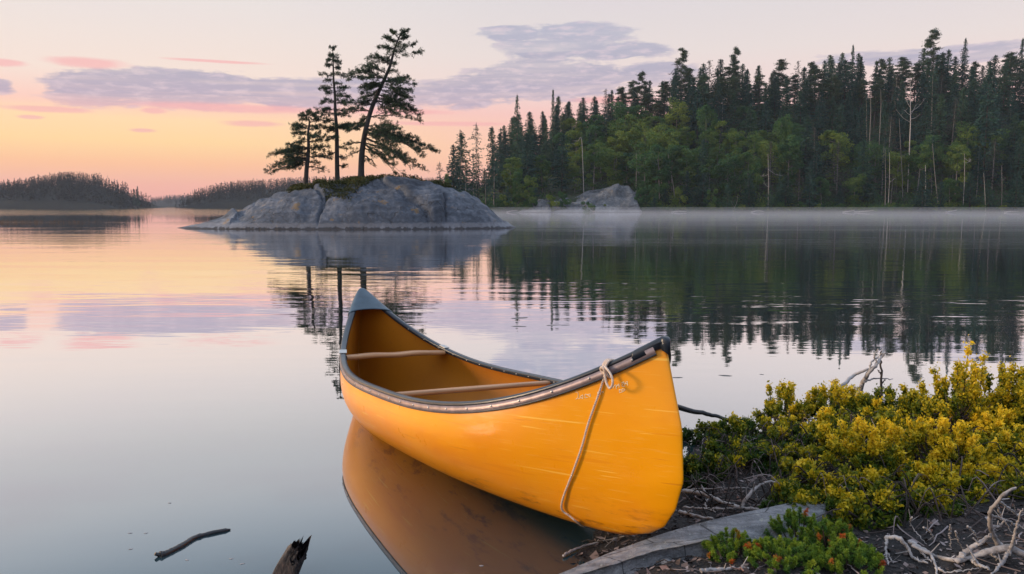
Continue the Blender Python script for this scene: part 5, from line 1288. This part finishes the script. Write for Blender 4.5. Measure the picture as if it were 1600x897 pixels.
for k, (a, b, c, lb) in enumerate((((1485, 820), (1484, 838), (1486, 856), 'bare upright twig in the middle of the dark hollow'), ((1493, 830), (1498, 846), (1506, 860), 'pale twig leaning right in the dark hollow'), ((1512, 822), (1522, 833), (1530, 845), 'arched twig near the golden sprig'), ((1425, 808), (1424, 822), (1448, 850), 'kinked twig at the left of the dark hollow'), ((1443, 824), (1454, 832), (1460, 842), 'short thin twig beside the kinked one'))):
    branchy('dead_twig', lb, [([(*a, .24), (*b, .16), (*c, .10)], 1)], .1, .0032, 'drift', 'twig', seed=20 + k)
# branches standing in the water behind the shrubs
def wbranch(name, label, paths, Yd, r0, mat, seed=0, cat='branch'):
    g = np.random.default_rng(seed); root = None
    for i, (pl, rf) in enumerate(paths):
        pts = [at_y(x, y, Yd + (dy[0] if dy else 0)) for (x, y, *dy) in pl]
        if root is None: P0 = pts[0]; root = thing(name, P0, label, cat)
        path = smooth_path(pts, 24); path[1:-1] += g.normal(size=(22, 3)) * .003; mb = MB(); rr = r0 * rf * np.linspace(1, .35, 24); tube(mb, path, rr, 7)
        mb.build('stem' if i == 0 else 'twig', M[mat], root, org=P0)
wbranch('dead_branch', 'grey forked branch arching out of the water behind the shrubs', [([(1300, 622, -.3), (1315, 604, -.2), (1332, 588), (1352, 578), (1358, 576)], 1), ([(1335, 640, .2), (1345, 606, .1), (1357, 583), (1370, 570), (1377, 556, .1), (1380, 545, .2)], 1.1), ([(1357, 583), (1362, 566), (1374, 556, .1), (1379, 552)], .5), ([(1350, 597), (1366, 592, .1), (1395, 592, .3)], .45), ([(1371, 569), (1366, 556), (1372, 545)], .4), ([(1376, 560), (1384, 552), (1390, 556)], .4), ([(1347, 602), (1338, 606), (1330, 600)], .35)], 5.6, .018, 'drift', 31)
wbranch('dead_sapling', 'thin dark upright dead sapling right of the forked grey branch', [([(1376, 650), (1377, 600), (1376, 560), (1377, 548)], 1), ([(1377, 600), (1384, 592)], .5), ([(1377, 585), (1371, 578)], .5), ([(1377, 615), (1386, 608)], .5)], 5.7, .011, 'bark', 32, 'sapling')
wbranch('fallen_branch', 'black wet branch sloping from the canoe to the shrubs over the water', [([(1040, 632, -.1), (1062, 637), (1095, 645), (1125, 652), (1160, 662, -.1)], 1), ([(1125, 652), (1140, 660), (1150, 668)], .5)], 5.0, .022, 'wet_wood', 33)

# floating things, and flat sheets for dark ripple patches
def stick_in_water():
    mb = MB(); pts = [at_z(x, y, z) for x, y, z in ((250, 868, .004), (262, 864, .003), (285, 852, .004), (305, 840, .004), (330, 833, .004), (360, 827, .004))]
    P0 = pts[2]; path = smooth_path(pts, 40); rr = np.interp(np.linspace(0, 1, 40), [0, .04, .1, .3, .6, .95, 1], [.016, .020, .014, .013, .011, .009, .003]); g = np.random.default_rng(2); rr = rr * (1 + .08 * g.normal(size=40)); tube(mb, path, rr, 9)
    tube(mb, [path[1], path[1] + np.array([-.02, -.012, .012])], [.010, .007], 7)
    o = mb.build('floating_stick', M['wet_wood'], org=P0); o.location = P0; return tag(o, 'black stick with a knobbed end floating at the lower left', 'stick')
stick_in_water()
def stump():
    g = np.random.default_rng(12); b = at_z(440, 918, -.05); tpt = at_z(466, 862, .17); root = thing('broken_stump', b, 'splintered dark stump sticking out of the water at the bottom edge', 'stump')
    ax = unit(tpt - b); n = 44; m = 26; u = unit(np.cross(ax, [0, 1., 0])); w = np.cross(ax, u); L = np.linalg.norm(tpt - b); X = np.zeros((m, n + 1, 3))
    rough = .16 * fbm(np.cos(np.arange(n) * 2 * pi / n) * 3 + 5, np.sin(np.arange(n) * 2 * pi / n) * 3 + 5, 3, 3) + .07 * g.random(n)
    for i in range(m):
        t = i / (m - 1)
        for j in range(n + 1):
            th = j % n * 2 * pi / n; r = .038 * (1 + .25 * math.sin(3 * th + 1) + .35 * (vnoise(np.array(th * 6.), np.array(t * 2.), 4) - .5)) * (1.25 - .3 * t)
            h = t * L * (1 - .25 * (1 - t) * 0) + (t ** 3) * (rough[j % n] * .9 - .08)
            X[i, j] = b + ax * h + (u * math.cos(th) + w * math.sin(th)) * r * (1 if t < .96 else .9)
    mb = MB(); grid_mesh(mb, X[..., 0], X[..., 1], X[..., 2]); mb.build('trunk', M['wet_wood'] if False else M['stump'], root, org=b)
    mb = MB()
    for k in range(46):       # splinters of the broken top
        th = g.uniform(0, 2 * pi); r = .036 * math.sqrt(g.random()); c = b + ax * (L * .86) + (u * math.cos(th) + w * math.sin(th)) * r; d = unit(ax + g.normal(size=3) * .25); l = g.uniform(.02, .06); tube(mb, [c, c + d * l * .6, c + d * l], [.006, .0045, .0008], 4)
    mb.build('splinters', M['stump'], root, org=b)
def m_stump():
    m, t, b = material('old_stump_wood'); v = t.coords('Object', (60, 60, 9)); n = t.noise(v, 1, 5, .65)
    t.set(b.inputs['Base Color'], t.ramp(n, [(.38, (.008, .008, .012, 1)), (.58, (.035, .026, .028, 1)), (.78, (.15, .10, .085, 1))])); b.inputs['Roughness'].default_value = .6
    t.set(b.inputs['Normal'], t.bump(n, 1, .01)); return m
M['stump'] = m_stump(); stump()
def flake(px, py, r, label, col='wet_wood', name='leaf_or_ripple_patch', cat='leaf', sq=.45, group=None, seed=0):
    g = np.random.default_rng(seed + int(px)); c = at_z(px, py, .0005); n = 14; th = np.arange(n) * 2 * pi / n; rr = r * (1 + .25 * g.normal(size=n) * .5)
    ring = np.stack([np.cos(th) * rr, np.sin(th) * rr * sq, 0 * th], 1); top = ring * .7 + [0, 0, .0015]
    mb = MB(); V = np.vstack([ring, top, [[0, 0, .002]]]); k = np.arange(n); k2 = (k + 1) % n; mb.quads(V, np.stack([k, k2, n + k2, n + k], -1)); mb.tris(V, np.stack([n + k, n + k2, np.full(n, 2 * n)], -1))
    o = mb.build(name, M[col]); o.location = c; o.rotation_euler[2] = g.uniform(-.5, .5); return tag(o, label, cat, group)
for k, (px, py, r, lb) in enumerate(((1058, 590, .05, 'dark oval leaf floating just right of the canoe tip'), (1134, 587, .06, 'dark clump floating alone between the canoe tip and the branches'), (1190, 585, .02, 'tiny dark speck floating left of the first yellow spire'),
        (865, 508, .10, 'flat dark sheet imitating a ripple on the bright water above the canoe middle'), (811, 497, .13, 'wide dark sheet imitating a ripple above the canoe middle, upper left of its group'), (811, 510, .10, 'small dark sheet imitating a ripple below the wide one above the canoe middle'), (883, 508, .07, 'small dark sheet imitating a ripple right of the flat one above the canoe middle'))):
    flake(px, py, r, lb, seed=k)  # the four above the canoe middle are dark ripple patches made as sheets
for k, (px, py, lb) in enumerate(((204, 858, 'white fleck floating left of the black stick'), (228, 833, 'pale fleck floating above the left end of the black stick'), (265, 786, 'small grey fleck floating well above the black stick'), (292, 875, 'small dark fleck just below the black stick'), (361, 873, 'dark fleck between the black stick and the stump'), (378, 881, 'pale leaf fragment left of the stump'), (203, 833, 'tiny pale fleck at the far left above the stick'), (752, 884, 'pale splinter floating by the canoe reflection at the bottom edge'))):
    flake(px, py, .010, lb, 'drift', name='floating_fleck', cat='debris', seed=50 + k)

# the prototypes themselves are not part of the place
for o in hid: bpy.data.objects.remove(o)

# ------------------------------------------------------------------ air
def box(name, x0, x1, y0, y1, z0, z1, col, dens, label, aniso=0.0):
    V = [(x0, y0, z0), (x1, y0, z0), (x1, y1, z0), (x0, y1, z0), (x0, y0, z1), (x1, y0, z1), (x1, y1, z1), (x0, y1, z1)]
    mb = MB().quads(V, [(0, 3, 2, 1), (4, 5, 6, 7), (0, 1, 5, 4), (1, 2, 6, 5), (2, 3, 7, 6), (3, 0, 4, 7)])
    m = bpy.data.materials.new(name); m.use_nodes = True; nt = m.node_tree; nt.nodes.clear(); out = nt.nodes.new('ShaderNodeOutputMaterial'); v = nt.nodes.new('ShaderNodeVolumePrincipled')
    v.inputs['Color'].default_value = (*col, 1); v.inputs['Density'].default_value = dens; v.inputs['Anisotropy'].default_value = aniso
    nt.links.new(v.outputs[0], out.inputs['Volume']); o = mb.build(name, m, smooth=False); return tag(o, label, 'haze', kind='stuff')
HAZE = 1
if HAZE:
    box('haze', -1950, 1950, -320, 1990, -6, 75, (.80, .86, .98), .00015, 'thin evening haze over the lake')
    box('mist', -12, 260, 24, 184, -.4, .45, (.86, .90, 1.0), .0020, 'thinnest low mist reaching furthest out over the water')
    box('mist', -8, 255, 55, 183.5, -.35, .85, (.86, .90, 1.0), .0019, 'low mist over the water before the right-hand forest')
    box('mist', -4, 250, 100, 183, -.3, 1.3, (.86, .90, 1.0), .0019, 'deepest mist close to the right-hand shore')

# ------------------------------------------------------------------ camera and render settings
cam = bpy.data.cameras.new('camera'); co = bpy.data.objects.new('camera', cam); COL.objects.link(co)
cam.sensor_width = 36; cam.lens = F_ / 1600 * 36; cam.clip_start = .05; cam.clip_end = 6000
co.location = (0, 0, H); co.rotation_euler = (pi / 2 - PIT, 0, 0); S.camera = co
S.view_settings.view_transform = 'Standard'; S.view_settings.look = 'None'; S.view_settings.gamma = 1; S.view_settings.exposure = 0.2; S.view_settings.use_curve_mapping = False
S.cycles.use_denoising = True; S.cycles.max_bounces = 8; S.cycles.diffuse_bounces = 2; S.cycles.glossy_bounces = 4; S.cycles.volume_bounces = 0; S.cycles.transmission_bounces = 3
S.cycles.sample_clamp_indirect = 6; S.cycles.volume_step_rate = 4; S.cycles.caustics_reflective = False; S.cycles.caustics_refractive = False
